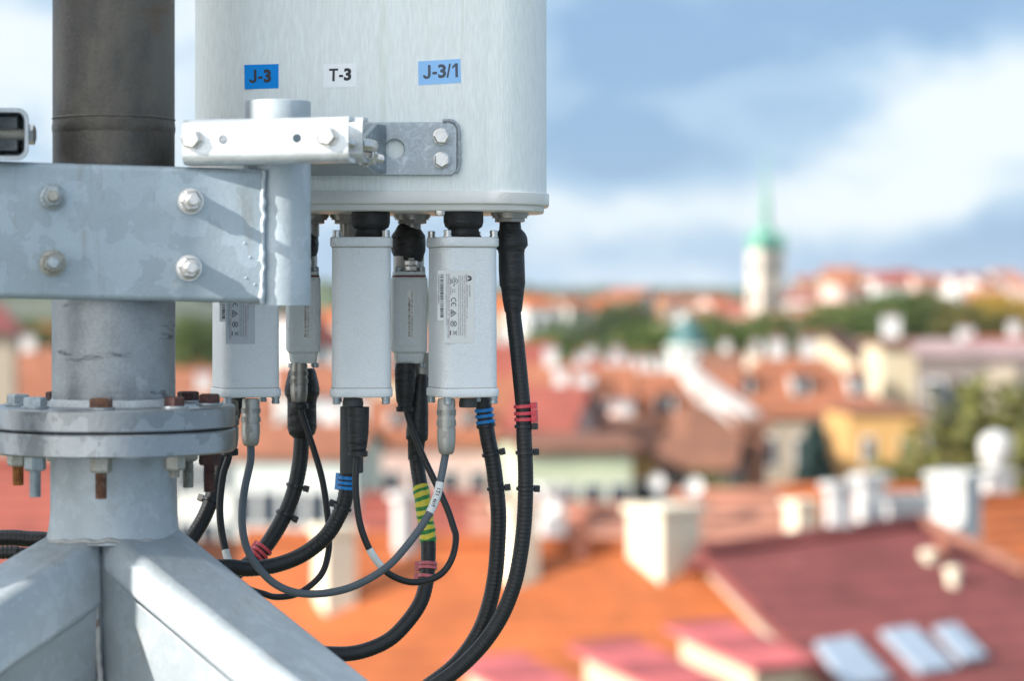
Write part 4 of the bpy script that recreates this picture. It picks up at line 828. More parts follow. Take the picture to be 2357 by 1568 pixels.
for y in ys:
    for i in range(NX + 1):
        x = (i / NX - 0.5) * 2 * (90 + 0.45 * max(y, 0)); gv.append((x, y, ground_z(x, y)))
for r in range(len(ys) - 1):
    for i in range(NX): a = r * (NX + 1) + i; gf.append((a, a + 1, a + NX + 2, a + NX + 1))
g = MB().add(gv, gf).build('terrain', gm, sharp=180, loc=(0, 0, 0)); g['kind'] = 'structure'

def wallm(name, c): return mat(name, c, 0.85, 0, 0.08, 0.6, 0, 1, [(tuple(v * 0.75 for v in c), 0.9, 0.62, 0.5, (1, 1, 0.4))])
def tilem(name, c, rows=0.42, amt=0.45):
    """rows of tiles: a wave along the slope with uneven tone from tile to tile"""
    m = mat(name, c, 0.75, 0, 0.26, 0.6, 0, 1, [(tuple(v * 0.55 for v in c), 1.1, 0.58, 0.6), (tuple(min(1, v * 1.5 + .03) for v in c), 1.7, 0.62, 0.5)])
    N, L = m.node_tree.nodes, m.node_tree.links; b = N['Principled BSDF']; src = b.inputs['Base Color'].links[0].from_socket
    t = N.new('ShaderNodeTexCoord'); w = N.new('ShaderNodeTexWave'); w.wave_type = 'BANDS'; w.bands_direction = 'Z'; w.wave_profile = 'SAW'
    w.inputs['Scale'].default_value = 0.314 / (rows * 0.55); w.inputs['Distortion'].default_value = 0.6; w.inputs['Detail'].default_value = 1
    L.new(t.outputs['Object'], w.inputs['Vector'])
    mr = N.new('ShaderNodeMapRange'); mr.inputs['To Min'].default_value = 1 - amt; mr.inputs['To Max'].default_value = 1 + amt * .6; L.new(w.outputs['Fac'], mr.inputs['Value'])
    mx = N.new('ShaderNodeMix'); mx.data_type = 'RGBA'; mx.blend_type = 'MULTIPLY'; mx.inputs['Factor'].default_value = 1
    L.new(src, mx.inputs['A']); L.new(mr.outputs[0], mx.inputs['B']); L.new(mx.outputs['Result'], b.inputs['Base Color'])
    return m
WALL = {k: wallm('plaster_' + k, c) for k, c in dict(white=(0.602, 0.593, 0.568), cream=(0.568, 0.490, 0.344), yellow=(0.56, 0.32, 0.115), taupe=(0.172, 0.142, 0.129), chalk=(0.430, 0.396, 0.378), ochre=(0.430, 0.258, 0.086), beige=(0.396, 0.327, 0.249), grey=(0.361, 0.361, 0.361), pink=(0.568, 0.396, 0.344), green=(0.482, 0.516, 0.361), brown=(0.258, 0.172, 0.120), pale=(0.533, 0.568, 0.533), rust=(0.310, 0.129, 0.077)).items()}
TILE = {k: tilem('tiles_' + k, c) for k, c in dict(orange=(0.396, 0.101, 0.024), red=(0.275, 0.065, 0.043), brown=(.20, .082, .045), terracotta=(.30, .105, .050), pink=(0.396, 0.172, 0.112), purple=(.185, .045, .040), rose=(0.430, 0.095, 0.095), grey=(0.258, 0.249, 0.267), mauve=(0.361, 0.249, 0.241)).items()}
M['win'] = mat('window_glass', (0.035, 0.045, 0.06), 0.12, 0, 0.2, 1.0)
M['frame'] = mat('white_frame', (0.7, 0.7, 0.68), 0.5, 0, 0.05, 2.0)
M['dark_box'] = mat('dark_bay', (0.035, 0.042, 0.06), 0.35, 0, 0.2, 1.0)
M['chim_white'] = wallm('white_chimney', (.54, .535, .52)); M['chim_cream'] = wallm('cream_chimney', (.70, .63, .48)); M['chim_red'] = wallm('brick_chimney', (.36, .14, .09)); M['cowl'] = mat('chimney_pot', (.30, .12, .08), .8)
M['lead'] = mat('lead_flashing', (.42, .47, .54), .4, .3, .1, 2.0); M['copper'] = mat('green_copper', (.13, .32, .24), .6, .0, .2, .25, 0, 1, [((.10, .30, .26), .5, .58, .6)]); M['teal'] = mat('blue_green_copper', (.045, .12, .12), .55, 0, .2, .5)
M['skylight'] = mat('roof_window_glass', (0.34, 0.40, 0.47), 0.12, 0.25, 0.1, 1.0)

def chimney(parent, c, w, d, h, m='chim_white', rot=0.0, pots=2):
    """local position of the foot's centre"""
    Rz = Matrix.Rotation(rot, 3, 'Z'); c = Vector(c)
    o = MB().box(c + Vector((0, 0, h / 2)), (w, d, h), Rz).build('chimney', M[m], parent, sharp=30)
    cp = MB(); cp.box(c + Vector((0, 0, h + .06)), (w + .16, d + .16, .12), Rz)
    cp.build('chimney_cap', M['lead'] if pots else M[m], o, sharp=30)
    for i in range(pots):
        q = c + Rz @ Vector(((i - (pots - 1) / 2) * w * .4, 0, h + .12)); MB().lathe([(0, .13), (.35, .11), (.36, .15), (.42, .15)], q, (0, 0, 1), 12).build('chimney_pot', M['cowl'], o)
    return o
def house(name, label, px, D, py_eave, L, dep, rh, rot, wall, roof, cat='house', group=None, chim=(), win=None, hip=False, over=.35, base=None, dorm=0):
    """px, py_eave: where the middle of the near eave shows at distance D; L along the ridge, DEP across it, RH roof height"""
    q = P(px, py_eave, D); rz = R(rot)
    gz = ground_z(q.x, D) - 0.6 if base is None else base; He = q.z - gz
    n = Vector((math.sin(rz), -math.cos(rz), 0)); ctr = Vector((q.x, q.y, gz)) - n * dep / 2
    t = thing(name, label, cat, ctr, rz, group, local=True)
    w = MB(); a, b = L / 2, dep / 2
    if hip: w.box((0, 0, He / 2), (L, dep, He))
    else: w.prism([(-a, -b, 0), (-a, b, 0), (-a, b, He), (-a, 0, He + rh), (-a, -b, He)], (L, 0, 0))
    w.build('wall', WALL[wall], t, sharp=30)
    r = MB(); k = rh / b; e_ = over; th = .22; ez = He - e_ * k
    if hip:
        i_ = min(a * .75, b); base_ = [(-a - e_, -b - e_, ez), (a + e_, -b - e_, ez), (a + e_, b + e_, ez), (-a - e_, b + e_, ez)]
        top = [(-a + i_, 0, He + rh), (a - i_, 0, He + rh)]
        r.add(base_ + top, [(0, 1, 5, 4), (1, 2, 5), (2, 3, 4, 5), (3, 0, 4), (3, 2, 1, 0)])
    else:
        for s in (-1, 1): r.prism([(-a - e_, s * (b + e_), ez), (-a - e_, 0, He + rh + .01), (-a - e_, 0, He + rh + th), (-a - e_, s * (b + e_), ez + th)], (L + 2 * e_, 0, 0))
    ro = r.build('roof', TILE[roof], t, sharp=30)
    for (cx, cy, cw, cd, ch, cm) in chim:
        zb = He + rh * (1 - abs(cy) / b) - .4; chimney(ro, (cx, cy, zb), cw, cd, ch + .4, cm, 0.0, 2 if cw > .9 else 1)
    for i in range(dorm):
        x = (i - (dorm - 1) / 2) * L * .62 / max(1, dorm - 1) if dorm > 1 else 0; y = -b * .62; z0 = He + rh * .38
        dm = MB().box((x, y + .5, z0 + .2), (1.15, 1.6, 1.5)).build('dormer', WALL['white'], t, sharp=30)
        MB().prism([(x - .75, y - .5, z0 + .95), (x + .75, y - .5, z0 + .95), (x, y - .5, z0 + 1.5)], (0, 2.0, 0)).build('dormer_roof', TILE[roof], dm, sharp=30)
        MB().box((x, y - .32, z0 + .3), (.7, .06, .9)).build('dormer_window', M['win'], dm, sharp=30)
    if win:
        cols, rows, ww, wh, gap = win; proto = None
        for r_ in range(rows):
            for c in range(cols):
                x = (c - (cols - 1) / 2) * (L / cols); z = He - 1.6 - gap * r_ - wh / 2
                if proto is None or True:
                    f = MB().box((x, -b - .03, z), (ww + .24, .10, wh + .24)).build('window', M['frame'], t, sharp=30)
                    MB().box((x, -b - .085, z), (ww, .03, wh)).build('pane', M['win'], f, sharp=30)
        if rot > 5 or rot < -5:
            s = -1 if rot < 0 else 1
            s = 1 if (n.x * 0 + math.cos(rz)) * q.x < 0 else -1
            for r_ in range(rows):
                for y in (-dep * .22, dep * .22):
                    z = He - 1.6 - gap * r_ - wh / 2
                    f = MB().box((s * (a + .03), y, z), (.10, ww + .24, wh + .24)).build('window', M['frame'], t, sharp=30)
                    MB().box((s * (a + .085), y, z), (.03, ww, wh)).build('pane', M['win'], f, sharp=30)
    return t, He, gz

# ---- nearest roofs ---------------------------------------------------------
def slope(A, B, down):
    """a roof plane through ridge A-B falling along DOWN; returns a function photo position -> point on it"""
    n = (B - A).cross(Vector(down)).normalized()
    n = n if n.z > 0 else -n
    def f(px, py, lift=0.0):
        d = P(px, py, 1.0); t = A.dot(n) / d.dot(n); return d * t + n * lift
    return f, n
def near_house(name, label, A, B, down, run, back, wall, roof, edge=None):
    """a house seen from above: ridge A-B, near slope running RUN metres along DOWN, far slope BACK metres"""
    f, n = slope(A, B, down); dv = Vector(down).normalized(); hb = Vector((-dv.x, -dv.y, dv.z))
    t = thing(name, label, 'house', ((A.x + B.x) / 2, (A.y + B.y) / 2, -27.5)); 
    C, D_, E_, F_ = A + dv * run, B + dv * run, A + hb * back, B + hb * back
    if edge: db = (f(*edge) - B); D_ = B + db * (dv.z * run / db.z)
    inn = (B - A).normalized() * .3
    def dn(p): return Vector((p.x, p.y, -27.5))
    w = MB(); lo = Vector((0, 0, -.25))
    ring_ = [p + lo for p in (C - dv * .5 + inn, D_ - dv * .5 - inn, B - inn, F_ - hb * .5 - inn, E_ - hb * .5 + inn, A + inn)]
    c, d, b, f_, e_, a = ring_
    w.add([c, d, b, f_, e_, a, dn(c), dn(d), dn(f_), dn(e_)], [(0, 1, 7, 6), (1, 2, 3, 8, 7), (3, 4, 9, 8), (4, 5, 0, 6, 9), (0, 5, 2, 1), (5, 4, 3, 2)])
    w.build('wall', WALL[wall], t, sharp=30)
    up = Vector((0, 0, -.2)); r = MB()
    r.add([A, B, D_, C, A + up, B + up, D_ + up, C + up], [(0, 1, 2, 3), (7, 6, 5, 4), (3, 2, 6, 7), (0, 3, 7, 4), (1, 5, 6, 2), (0, 4, 5, 1)])
    r.add([A, B, F_, E_, A + up, B + up, F_ + up, E_ + up], [(3, 2, 1, 0), (4, 5, 6, 7), (7, 6, 2, 3), (4, 7, 3, 0), (2, 6, 5, 1), (1, 5, 4, 0)])
    ro = r.build('roof', TILE[roof], t, sharp=30)
    rt = MB(); rt.tube([A + (B - A) * (i / 30) + Vector((0, 0, .03)) for i in range(31)], .14, 8); rt.build('ridge_tiles', TILE[roof], ro)
    return t, ro, f, n, A, B, dv
def ch_at(ro, x0, x1, y0, y1, D, m='chim_white', rot=34, ratio=1.0, pots=0, sink=.5):
    """chimney that shows between the photo columns x0..x1 from top y0 to foot y1 at distance D"""
    wpx = (x1 - x0) * K * D; a = R(rot); w = wpx / (math.cos(a) + ratio * math.sin(a)); q = P((x0 + x1) / 2, y1, D); h = (y1 - y0) * K * D
    return chimney(ro, (q - ORG[ro.name]) + ORG[ro.name] + Vector((0, 0, -sink)), w, w * ratio, h + sink, m, a, pots)

N1 = near_house('orange_roof_house', 'near house with broad sunlit orange tile roof and row of dormers', P(560, 1240, 43.0), P(1720, 1268, 43.0), (-0.02, -1, -0.60), 14, 7, 'cream', 'orange')
N2 = near_house('dark_red_roof_house', 'near house under a smooth dark purple-red roof with three skylights', P(1612, 1272, 42.0), P(2116, 1205, 44.5), (0.595, -1, -0.56), 14, 6, 'beige', 'purple', (2356, 1325))
t, ro, f, n = N2[:4]
for q_ in (((1880, 1496), (1958, 1484), (2040, 1572), (1942, 1590)), ((2030, 1470), (2098, 1460), (2190, 1545), (2112, 1556)), ((2150, 1460), (2196, 1452), (2262, 1520), (2212, 1530))):
    c = [f(*p, 0.03) for p in q_]; m_ = sum(c, Vector()) / 4
    fr_ = MB().prism([m_ + (p - m_) * 1.10 for p in c], n * .10).build('skylight', M['lead'], ro, sharp=30)
    MB().prism([p + n * .085 for p in c], n * .03).build('glass', M['skylight'], fr_, sharp=30)
# white verge along the left edge and the far right edge
for a_, b_ in (((2116, 1207), (2356, 1324)),):
    p0, p1 = f(*a_, .05), f(*b_, .05); s_ = (p1 - p0).cross(n).normalized() * .09
    MB().prism([p0 - s_, p0 + s_, p1 + s_, p1 - s_], n * .12).build('verge', TILE['pink'], ro, sharp=30)
ch_at(ro, 1445, 1612, 1178, 1285, 42.75, 'chim_cream', 40, .9, 0)
ch_at(ro, 1900, 1962, 1125, 1240, 43.6, 'chim_white', 22, .55, 0); ch_at(ro, 1968, 2036, 1106, 1222, 44.4, 'chim_white', 24, .6, 0)
ch_at(ro, 2036, 2140, 1152, 1214, 45.0, 'chim_white', 12, .5, 0); ch_at(ro, 2132, 2262, 1100, 1200, 46.5, 'chim_white', 58, .8, 0, .35)
for px_, py_, hpx, m_ in ((2168, 1285, 40, 'chim_red'), (2136, 1290, 20, 'chim_cream'), (2192, 1345, 36, 'chim_cream')):
    q = f(px_, py_); MB().lathe([(0, .12), (hpx * K * 43, .11), (hpx * K * 43 + .02, .16), (hpx * K * 43 + .12, .15)], q - Vector((0, 0, .1)), (0, 0, 1), 16).build('roof_vent', M[m_], ro)
t, ro, f, n = N1[:4]
def dormer(px, py, D, w, d, h, rot):
    """lean-to dormer: cheeks and front of plaster under a flat red sheet"""
    Rz = Matrix.Rotation(R(rot), 3, 'Z'); c = P(px, py, D)
    o = MB().prism([c + Rz @ Vector(p) for p in ((-w / 2, -d / 2, -h), (-w / 2, d / 2, -h), (-w / 2, d / 2, .32), (-w / 2, -d / 2, 0))], Rz @ Vector((w, 0, 0))).build('dormer', WALL['cream'], t, sharp=30)
    MB().prism([c + Rz @ Vector(p) for p in ((-w / 2 - .2, -d / 2 - .28, -.02), (-w / 2 - .2, d / 2 + .2, .40), (-w / 2 - .2, d / 2 + .2, .50), (-w / 2 - .2, -d / 2 - .28, .08))], Rz @ Vector((w + .4, 0, 0))).build('dormer_roof', TILE['rose'], o, sharp=30)
    MB().box(c + Rz @ Vector((0, -d / 2 - .02, -h * .42)), (w * .55, .06, h * .5), Rz).build('dormer_window', M['win'], o, sharp=30)
dormer(1700, 1520, 38.2, 0.92, 1.75, 2.4, 36); dormer(1482, 1568, 37.4, 0.92, 1.8, 2.4, 36); dormer(1212, 1606, 36.6, 0.92, 1.8, 2.4, 36)
ch_at(ro, 722, 820, 1225, 1398, 41.5, 'chim_cream', 30, .8, 0, .15); ch_at(ro, 1150, 1240, 1180, 1330, 42.2, 'chim_cream', 30, .8, 0)
ch_at(ro, 905, 960, 1150, 1250, 42.8, 'chim_white', 30, .8, 0)
q = f(1338, 1285); MB().lathe([(0, .14), (.7, .12), (.72, .22), (.85, .2)], q, (0, 0, 1), 14).build('roof_vent', M['chim_red'], ro)
for px_, py_ in ((1180, 1380),): pass
# rows behind the two near houses
N3 = near_house('pink_tile_house', 'low house behind the cream chimney, pale pink tile roof ending in an orange strip', P(1540, 1140, 60), P(1800, 1138, 60), (0.05, -1, -0.55), 8, 6, 'pink', 'pink')
N4 = near_house('orange_tile_house', 'low house with bright orange roof behind the white chimneys', P(1775, 1128, 62), P(2120, 1128, 62), (0.05, -1, -0.55), 8, 6, 'beige', 'orange')
ch_at(N4[1], 1806, 1882, 1162, 1238, 58.5, 'chim_cream', 30, .8, 0)
N5 = near_house('right_tile_house', 'low orange roof beyond the dark red roof, white round chimney on top', P(2180, 1150, 58), P(2520, 1150, 60), (0.1, -1, -0.55), 9, 6, 'beige', 'orange')
o = ch_at(N5[1], 2252, 2330, 1092, 1170, 59, 'chim_white', 20, .7, 0)
q = P(2292, 1092, 59); MB().lathe([(-.1, .12), (.3, .12), (.32, .30), (.6, .42), (.9, .36), (1.05, .1)], q, (0, 0, 1), 18).build('chimney_cowl', M['chim_white'], o)
ch_at(N5[1], 2268, 2314, 1060, 1110, 59.2, 'chim_white', 20, .7, 0)
N6 = near_house('red_sheet_house', 'low red-roofed house seen between the hanging cables', P(830, 1150, 56), P(1110, 1145, 56), (-0.1, -1, -0.5), 8, 6, 'pink', 'red')
N7 = near_house('crimson_roof_house', 'low house with red roof beside the mast flange, mostly hidden', P(-160, 1060, 50), P(250, 1075, 50), (0.05, -1, -0.6), 9, 6, 'cream', 'red')
N8 = near_house('salmon_roof_house', 'low salmon tiled house beyond the grey loop of cord', P(440, 1262, 52), P(720, 1256, 52), (0, -1, -0.55), 8, 5, 'white', 'terracotta')
N9 = near_house('rosy_roof_house', 'low rosy tiled house behind the outermost black cable', P(1080, 1165, 55), P(1480, 1175, 55), (0, -1, -0.55), 8, 6, 'beige', 'pink')
ch_at(N9[1], 1240, 1300, 1128, 1200, 54.0, 'chim_white', 20, .8, 0)
def dish(px, py, D, label, r=.42):
    q = P(px, py, D); t = thing('satellite_dish', label, 'satellite dish', q, 0, 'satellite dishes on the low roofs')
    ax_ = Vector((-0.45, -0.85, 0.25)).normalized()
    MB().lathe([(0, .03), (.02, r * .45), (.09, r * .85), (.14, r), (.155, r), (.10, r * .84), (.035, r * .4), (.02, .02)], q, ax_, 26).build('dish', M['chim_white'], t)
    MB().tube([q, q - Vector((0, -.05, .5)), q - Vector((0, -.05, 1.3))], .04, 8).build('mast_tube', M['lead'], t)
    MB().tube([q - Vector((0, 0, r * .8)), q + ax_ * .35 - Vector((0, 0, .15)), q + ax_ * .45], .02, 6).build('feed_arm', M['lead'], t)
dish(1516, 1112, 59, 'white satellite dish above the pale pink roof, nearer the black cables', .20); dish(1602, 1122, 58.5, 'white satellite dish above the pale pink roof, behind the cream chimney', .23); dish(1268, 1172, 53, 'white satellite dish close beside the outermost black cable', .24)

# ---- houses of the middle distance ---------------------------------------------
W = 'chim_white'
mid = [
 ('tenement', 'long house with red-orange roof and two white chimneys below the church tower', 1850, 150, 950, 11.8, 8, 3.3, 4, 'beige', 'terracotta', ((-.9, .3, .95, .7, 1.3, W), (1.1, .3, .95, .7, 1.3, W), (-2.4, .8, .8, .7, .9, 'chim_cream')), (5, 2, 1.1, 1.7, 3.2)),
 ('tenement', 'tall ochre yellow house standing corner-on before the grey block', 2040, 138, 946, 4.3, 7, .35, 4, 'yellow', 'terracotta', (), (2, 2, .5, 1.3, 3.4)),
 ('gabled_house', 'pale yellow house with a pointed gable above the red-orange roof', 2000, 172, 840, 4.6, 5.6, 2.2, 66, 'cream', 'brown', (), None),
 ('tenement', 'pale yellow fire wall block beside the pointed gable', 2074, 158, 798, 2.6, 5, 0.3, 6, 'cream', 'brown', (), None),
 ('tenement', 'ochre brown house under a rust roof with a row of white chimneys', 1530, 136, 1000, 8.0, 8, 3.2, -4, 'ochre', 'terracotta', tuple((-3.2 + .78 * i, .2, .52, .5, 1.05, W) for i in range(7)), (4, 2, 1.1, 1.8, 3.3)),
 ('tenement', 'brown roofed house with white dormers left of the rust roof', 1312, 130, 1022, 6.0, 8, 3.9, -6, 'green', 'terracotta', ((-1.4, .2, .7, .6, 1.2, W), (.2, .6, .6, .6, 1.2, W), (.6, -1.9, 1.0, .9, 1.5, W)), None),
 ('tenement', 'light yellow-green house in front of the brown roof', 1330, 114, 1040, 5.2, 7, .5, 10, 'green', 'brown', (), (4, 2, .8, 1.5, 2.9)),
 ('tenement', 'beige house with narrow pale pilasters beside the ochre brown one', 1640, 126, 1000, 2.6, 6, 1.4, 12, 'beige', 'brown', (), (2, 2, .9, 1.6, 3.0)),
 ('tenement', 'brick red house end between the ochre houses', 1735, 132, 985, 1.3, 6, .8, 8, 'rust', 'brown', (), None),
 ('apartment_block', 'grey modern block with a dark glazed bay on its front', 2240, 150, 818, 7.0, 9, .5, -10, 'taupe', 'mauve', (), (3, 2, .9, 1.2, 3.4)),
 ('apartment_block', 'long low grey-mauve roofed block behind the yellow gable', 2170, 230, 822, 15, 9, 1.4, 0, 'grey', 'mauve', ((-4.2, .3, 1.6, 1.0, 2.4, W), (3, .2, 1.5, 1, 1.2, W)), (7, 2, 1.2, 1.5, 3)),
 ('tenement', 'white house seen in the gap beside the two cable ties', 1160, 140, 1000, 4.0, 7, 3.0, 0, 'pale', 'terracotta', (), (2, 2, .9, 1.5, 3.0)),
 ('tenement', 'pink plastered house behind the taped cables', 1000, 135, 1020, 6.5, 8, 2.2, 5, 'pink', 'terracotta', ((-1, .3, .8, .7, 1.2, W),), (4, 2, .9, 1.5, 3)),
 ('tenement', 'pale green-white house behind the plain middle box', 675, 110, 1052, 5.6, 8, 1.1, -6, 'pale', 'terracotta', ((1, .3, .8, .7, 1.2, W),), (5, 2, .9, 1.5, 3)),
 ('tenement', 'white house with salmon roof behind the grey cord', 505, 118, 985, 4.4, 8, 1.4, 4, 'white', 'terracotta', ((-1, .3, .7, .7, 1.1, W),), (4, 2, .9, 1.5, 3)),
 ('tenement', 'cream house with rust roof below the green hill', 440, 190, 905, 6.0, 8, 1.6, 0, 'cream', 'terracotta', (), (3, 2, 1, 1.5, 3)),
 ('tenement', 'white house with brown roof above the salmon roofs by the mast', 445, 160, 960, 5.0, 8, 2.6, -8, 'pink', 'brown', (), (3, 2, 1, 1.5, 3)),
 ('tenement', 'brick red roofed house between the left and middle boxes', 745, 165, 905, 6.0, 8, 1.6, 6, 'white', 'terracotta', ((1, .3, .8, .7, 1.2, W),), (4, 2, 1, 1.5, 3)),
 ('tenement', 'white gabled house between the left and middle boxes, further away', 752, 260, 790, 6.0, 7, 3.0, 60, 'white', 'red', (), None),
 ('tenement', 'red roofed house behind the gap beside the stickered box', 1180, 175, 900, 6.0, 8, 3.2, 3, 'beige', 'red', ((-.5, .3, .8, .7, 1.2, W),), (3, 2, 1, 1.5, 3)),
 ('tenement', 'white house with rust roof at the far side of the mast', 60, 150, 880, 5.0, 7, 1.6, 0, 'white', 'terracotta', ((-.6, .3, .8, .7, 1.2, W),), (3, 2, 1, 1.5, 3)),
 ('tenement', 'cream house below the white one, beyond the mast', 40, 120, 985, 6.0, 7, 1.8, 8, 'cream', 'terracotta', (), (3, 2, 1, 1.5, 3)),
 ('tenement', 'dark red gable of the house at the picture edge beyond the arm', -14, 95, 760, 1.5, 6, 1.0, 10, 'beige', 'purple', (), None),
 ('tenement', 'long terracotta roofed house on the slope behind the taped cables', 900, 200, 872, 9.0, 8, 1.6, 0, 'cream', 'terracotta', ((-2, .3, .8, .7, 1.2, W), (2, .3, .8, .7, 1.2, W)), (5, 2, 1, 1.5, 3)),
 ('tenement', 'narrow brown house between the pink wall and the ochre brown house', 1455, 126, 1040, 2.6, 6, 1.5, 8, 'ochre', 'brown', ((.3, .2, .6, .5, 1.0, W),), (2, 2, .9, 1.5, 3.1)),
 ('tenement', 'small red roofed house in the row beyond the white chimneys', 1420, 182, 876, 5.0, 7, 1.3, 12, 'cream', 'red', ((-1, .3, .7, .6, 1.1, W), (1, .3, .7, .6, 1.1, W)), (3, 1, .9, 1.4, 3)),
 ('tenement', 'small brown roofed house in the row beyond the red-orange roof', 1690, 190, 862, 5.5, 7, 1.4, -10, 'white', 'brown', ((-1, .3, .7, .6, 1.1, W), (1.4, .3, .7, .6, 1.1, W)), (3, 1, .9, 1.4, 3)),
 ('tenement', 'rust roofed house half behind the beige pilaster house', 1600, 118, 1075, 3.4, 6, 1.2, -12, 'taupe', 'brown', (), (3, 1, .9, 1.5, 3.1)),
 ('tenement', 'dull red roofed house above the light yellow-green house', 1240, 122, 985, 3.2, 7, 1.8, -14, 'pink', 'red', ((.3, .2, .6, .5, 1.0, W),), None),
 ('tenement', 'grey shed roofed house at the foot of the olive tree', 2330, 190, 830, 5.0, 8, 1.6, 0, 'pink', 'red', ((1, .3, .9, .7, 1.4, W),), (3, 2, 1, 1.5, 3)),
 ('tenement', 'narrow beige house with rosy roof between grey block and ochre corner', 2125, 165, 905, 2.4, 7, 2.2, 6, 'beige', 'brown', (), (1, 3, 1, 1.6, 3.1)),
]
made = [house(*m_[:11], chim=m_[11], win=m_[12], hip=(i == 0 or i % 3 == 1 and m_[0] == 'tenement' and not m_[11]), dorm={0: 3, 4: 3, 5: 2, 12: 2, 23: 3}.get(i, 0)) for i, m_ in enumerate(mid)]
# the white fire wall that climbs the end of the rust roof
f0, f1, f2, f3 = P(1558, 842, 140), P(1712, 952, 133), P(1706, 995, 133), P(1552, 884, 140)
f4 = [P(*q) for q in ((1318, 862, 134), (1476, 1004, 128.5), (1470, 1030, 128.5), (1312, 890, 134))]
fw2 = MB().prism(f4, (0.5, 0.15, 0)).build('fire_wall', WALL['pink'], bevel=.02); tag(fw2, 'pinkish fire wall slanting down between the brown roof and the rust roof', 'wall')
fw = MB().prism([f0, f1, f2, f3], (0.9, 0.25, 0)).build('fire_wall', WALL['chalk'], bevel=.02); tag(fw, 'white fire wall slanting down between the rust roof and the red-orange roof', 'wall')
# dark glazed bay of the grey block
t = made[9][0]; He = made[9][1]
MB().box((1.7, -4.5 - .25, He - 4.2), (1.8, .5, 7.0)).build('projecting_wall', WALL['beige'], t, sharp=30)
MB().box((-1.0, -4.5 - .35, He - 3.4), (2.1, .8, 2.9)).build('bay', M['dark_box'], t, sharp=30); MB().box((-1.0, -4.5 - .78, He - 3.2), (1.5, .06, 1.6)).build('bay_window', M['win'], t, sharp=30)

# ---- church tower ---------------------------------------------------------------
D = 450; q = P(1762, 720, D); gz = ground_z(q.x, D)
ch = thing('church_tower', 'tall pale church tower with green copper spire rising above the town', 'church tower', (q.x, D, gz), R(26), local=True)
k = K * D; top = zf(574, D) - gz; wd = 82 * k / (math.cos(R(26)) + math.sin(R(26)))
MB().box((0, 0, top / 2), (wd, wd, top)).build('shaft', WALL['cream'] if False else wallm('tower_stone', (.56, .49, .41)), ch, sharp=30)
MB().box((0, 0, top + .3), (wd * 1.1, wd * 1.1, .6)).build('cornice', M['copper'], ch, sharp=30)
for s_ in ((0, -1), (1, 0), (-1, 0)):
    for zz_ in (top - 3.2, top - 9):
        f = MB().box((s_[0] * (wd / 2 + .02), s_[1] * (wd / 2 + .02), zz_), (.12 if s_[0] else 1.3, .12 if s_[1] else 1.3, 2.6)).build('belfry_window', M['win'], ch, sharp=30)
g8 = MB(); prof = [(0, .58), (.4, .60), (1.2, .57), (2.0, .47), (2.9, .33), (3.6, .24), (4.0, .20), (4.2, .25), (4.5, .25), (4.6, .13), (6.4, .12), (6.6, .18), (7.1, .18), (8.2, .13), (10.5, .09), (14, .05), (20.5, .01)]
sc_ = (zf(330, D) - gz - top) / 20.5
g8.lathe([(z * sc_ + .6, r_ * wd) for z, r_ in prof], (0, 0, top), (0, 0, 1), 8, phase=R(22.5)); g8.build('spire', M['copper'], ch, sharp=30)
for sx in (-1, 1):
    for sy in (-1, 1): MB().lathe([(0, .10 * wd), (1.4, .10 * wd), (1.5, .13 * wd), (3.0, .02 * wd)], (sx * wd * .45, sy * wd * .45, top + .6), (0, 0, 1), 8).build('corner_turret', M['copper'], ch, sharp=30)
house('church_nave', 'white church nave at the foot of the pale tower', 1740, 442, 736, 15, 9, 1.0, -6, 'white', 'pink', 'church', None)
# small turret with a blue-green dome
D = 232; q = P(1583, 836, D); gz = ground_z(q.x, D); k = K * D
tu = thing('domed_turret', 'grey-white turret under a blue-green copper dome before the dark trees', 'turret', (q.x, D, gz), 0, local=True)
zt_ = zf(806, D) - gz
MB().lathe([(0, 46 * k), (zt_, 46 * k), (zt_ + .1, 52 * k), (zt_ + .5, 52 * k)], (0, 0, 0), (0, 0, 1), 12).build('drum', WALL['grey'] if False else WALL['pale'], tu, sharp=30)
MB().lathe([(0, 40 * k), (12 * k, 41 * k), (30 * k, 36 * k), (46 * k, 24 * k), (56 * k, 11 * k), (62 * k, 7 * k), (72 * k, 7 * k), (80 * k, 2 * k)], (0, 0, zt_ + .5), (0, 0, 1), 16).build('dome', M['teal'], tu)
house('villa', 'cream villa with hipped roof among the trees left of the dark clump', 1256, 330, 705, 5.6, 8, 1.6, 18, 'white', 'orange', 'house', None, hip=True, win=(3, 2, 1, 1.6, 3))
house('villa', 'white villa end between the cream villa and the dark clump', 1338, 400, 712, 4.6, 8, 2.0, 30, 'white', 'terracotta', 'house', None)

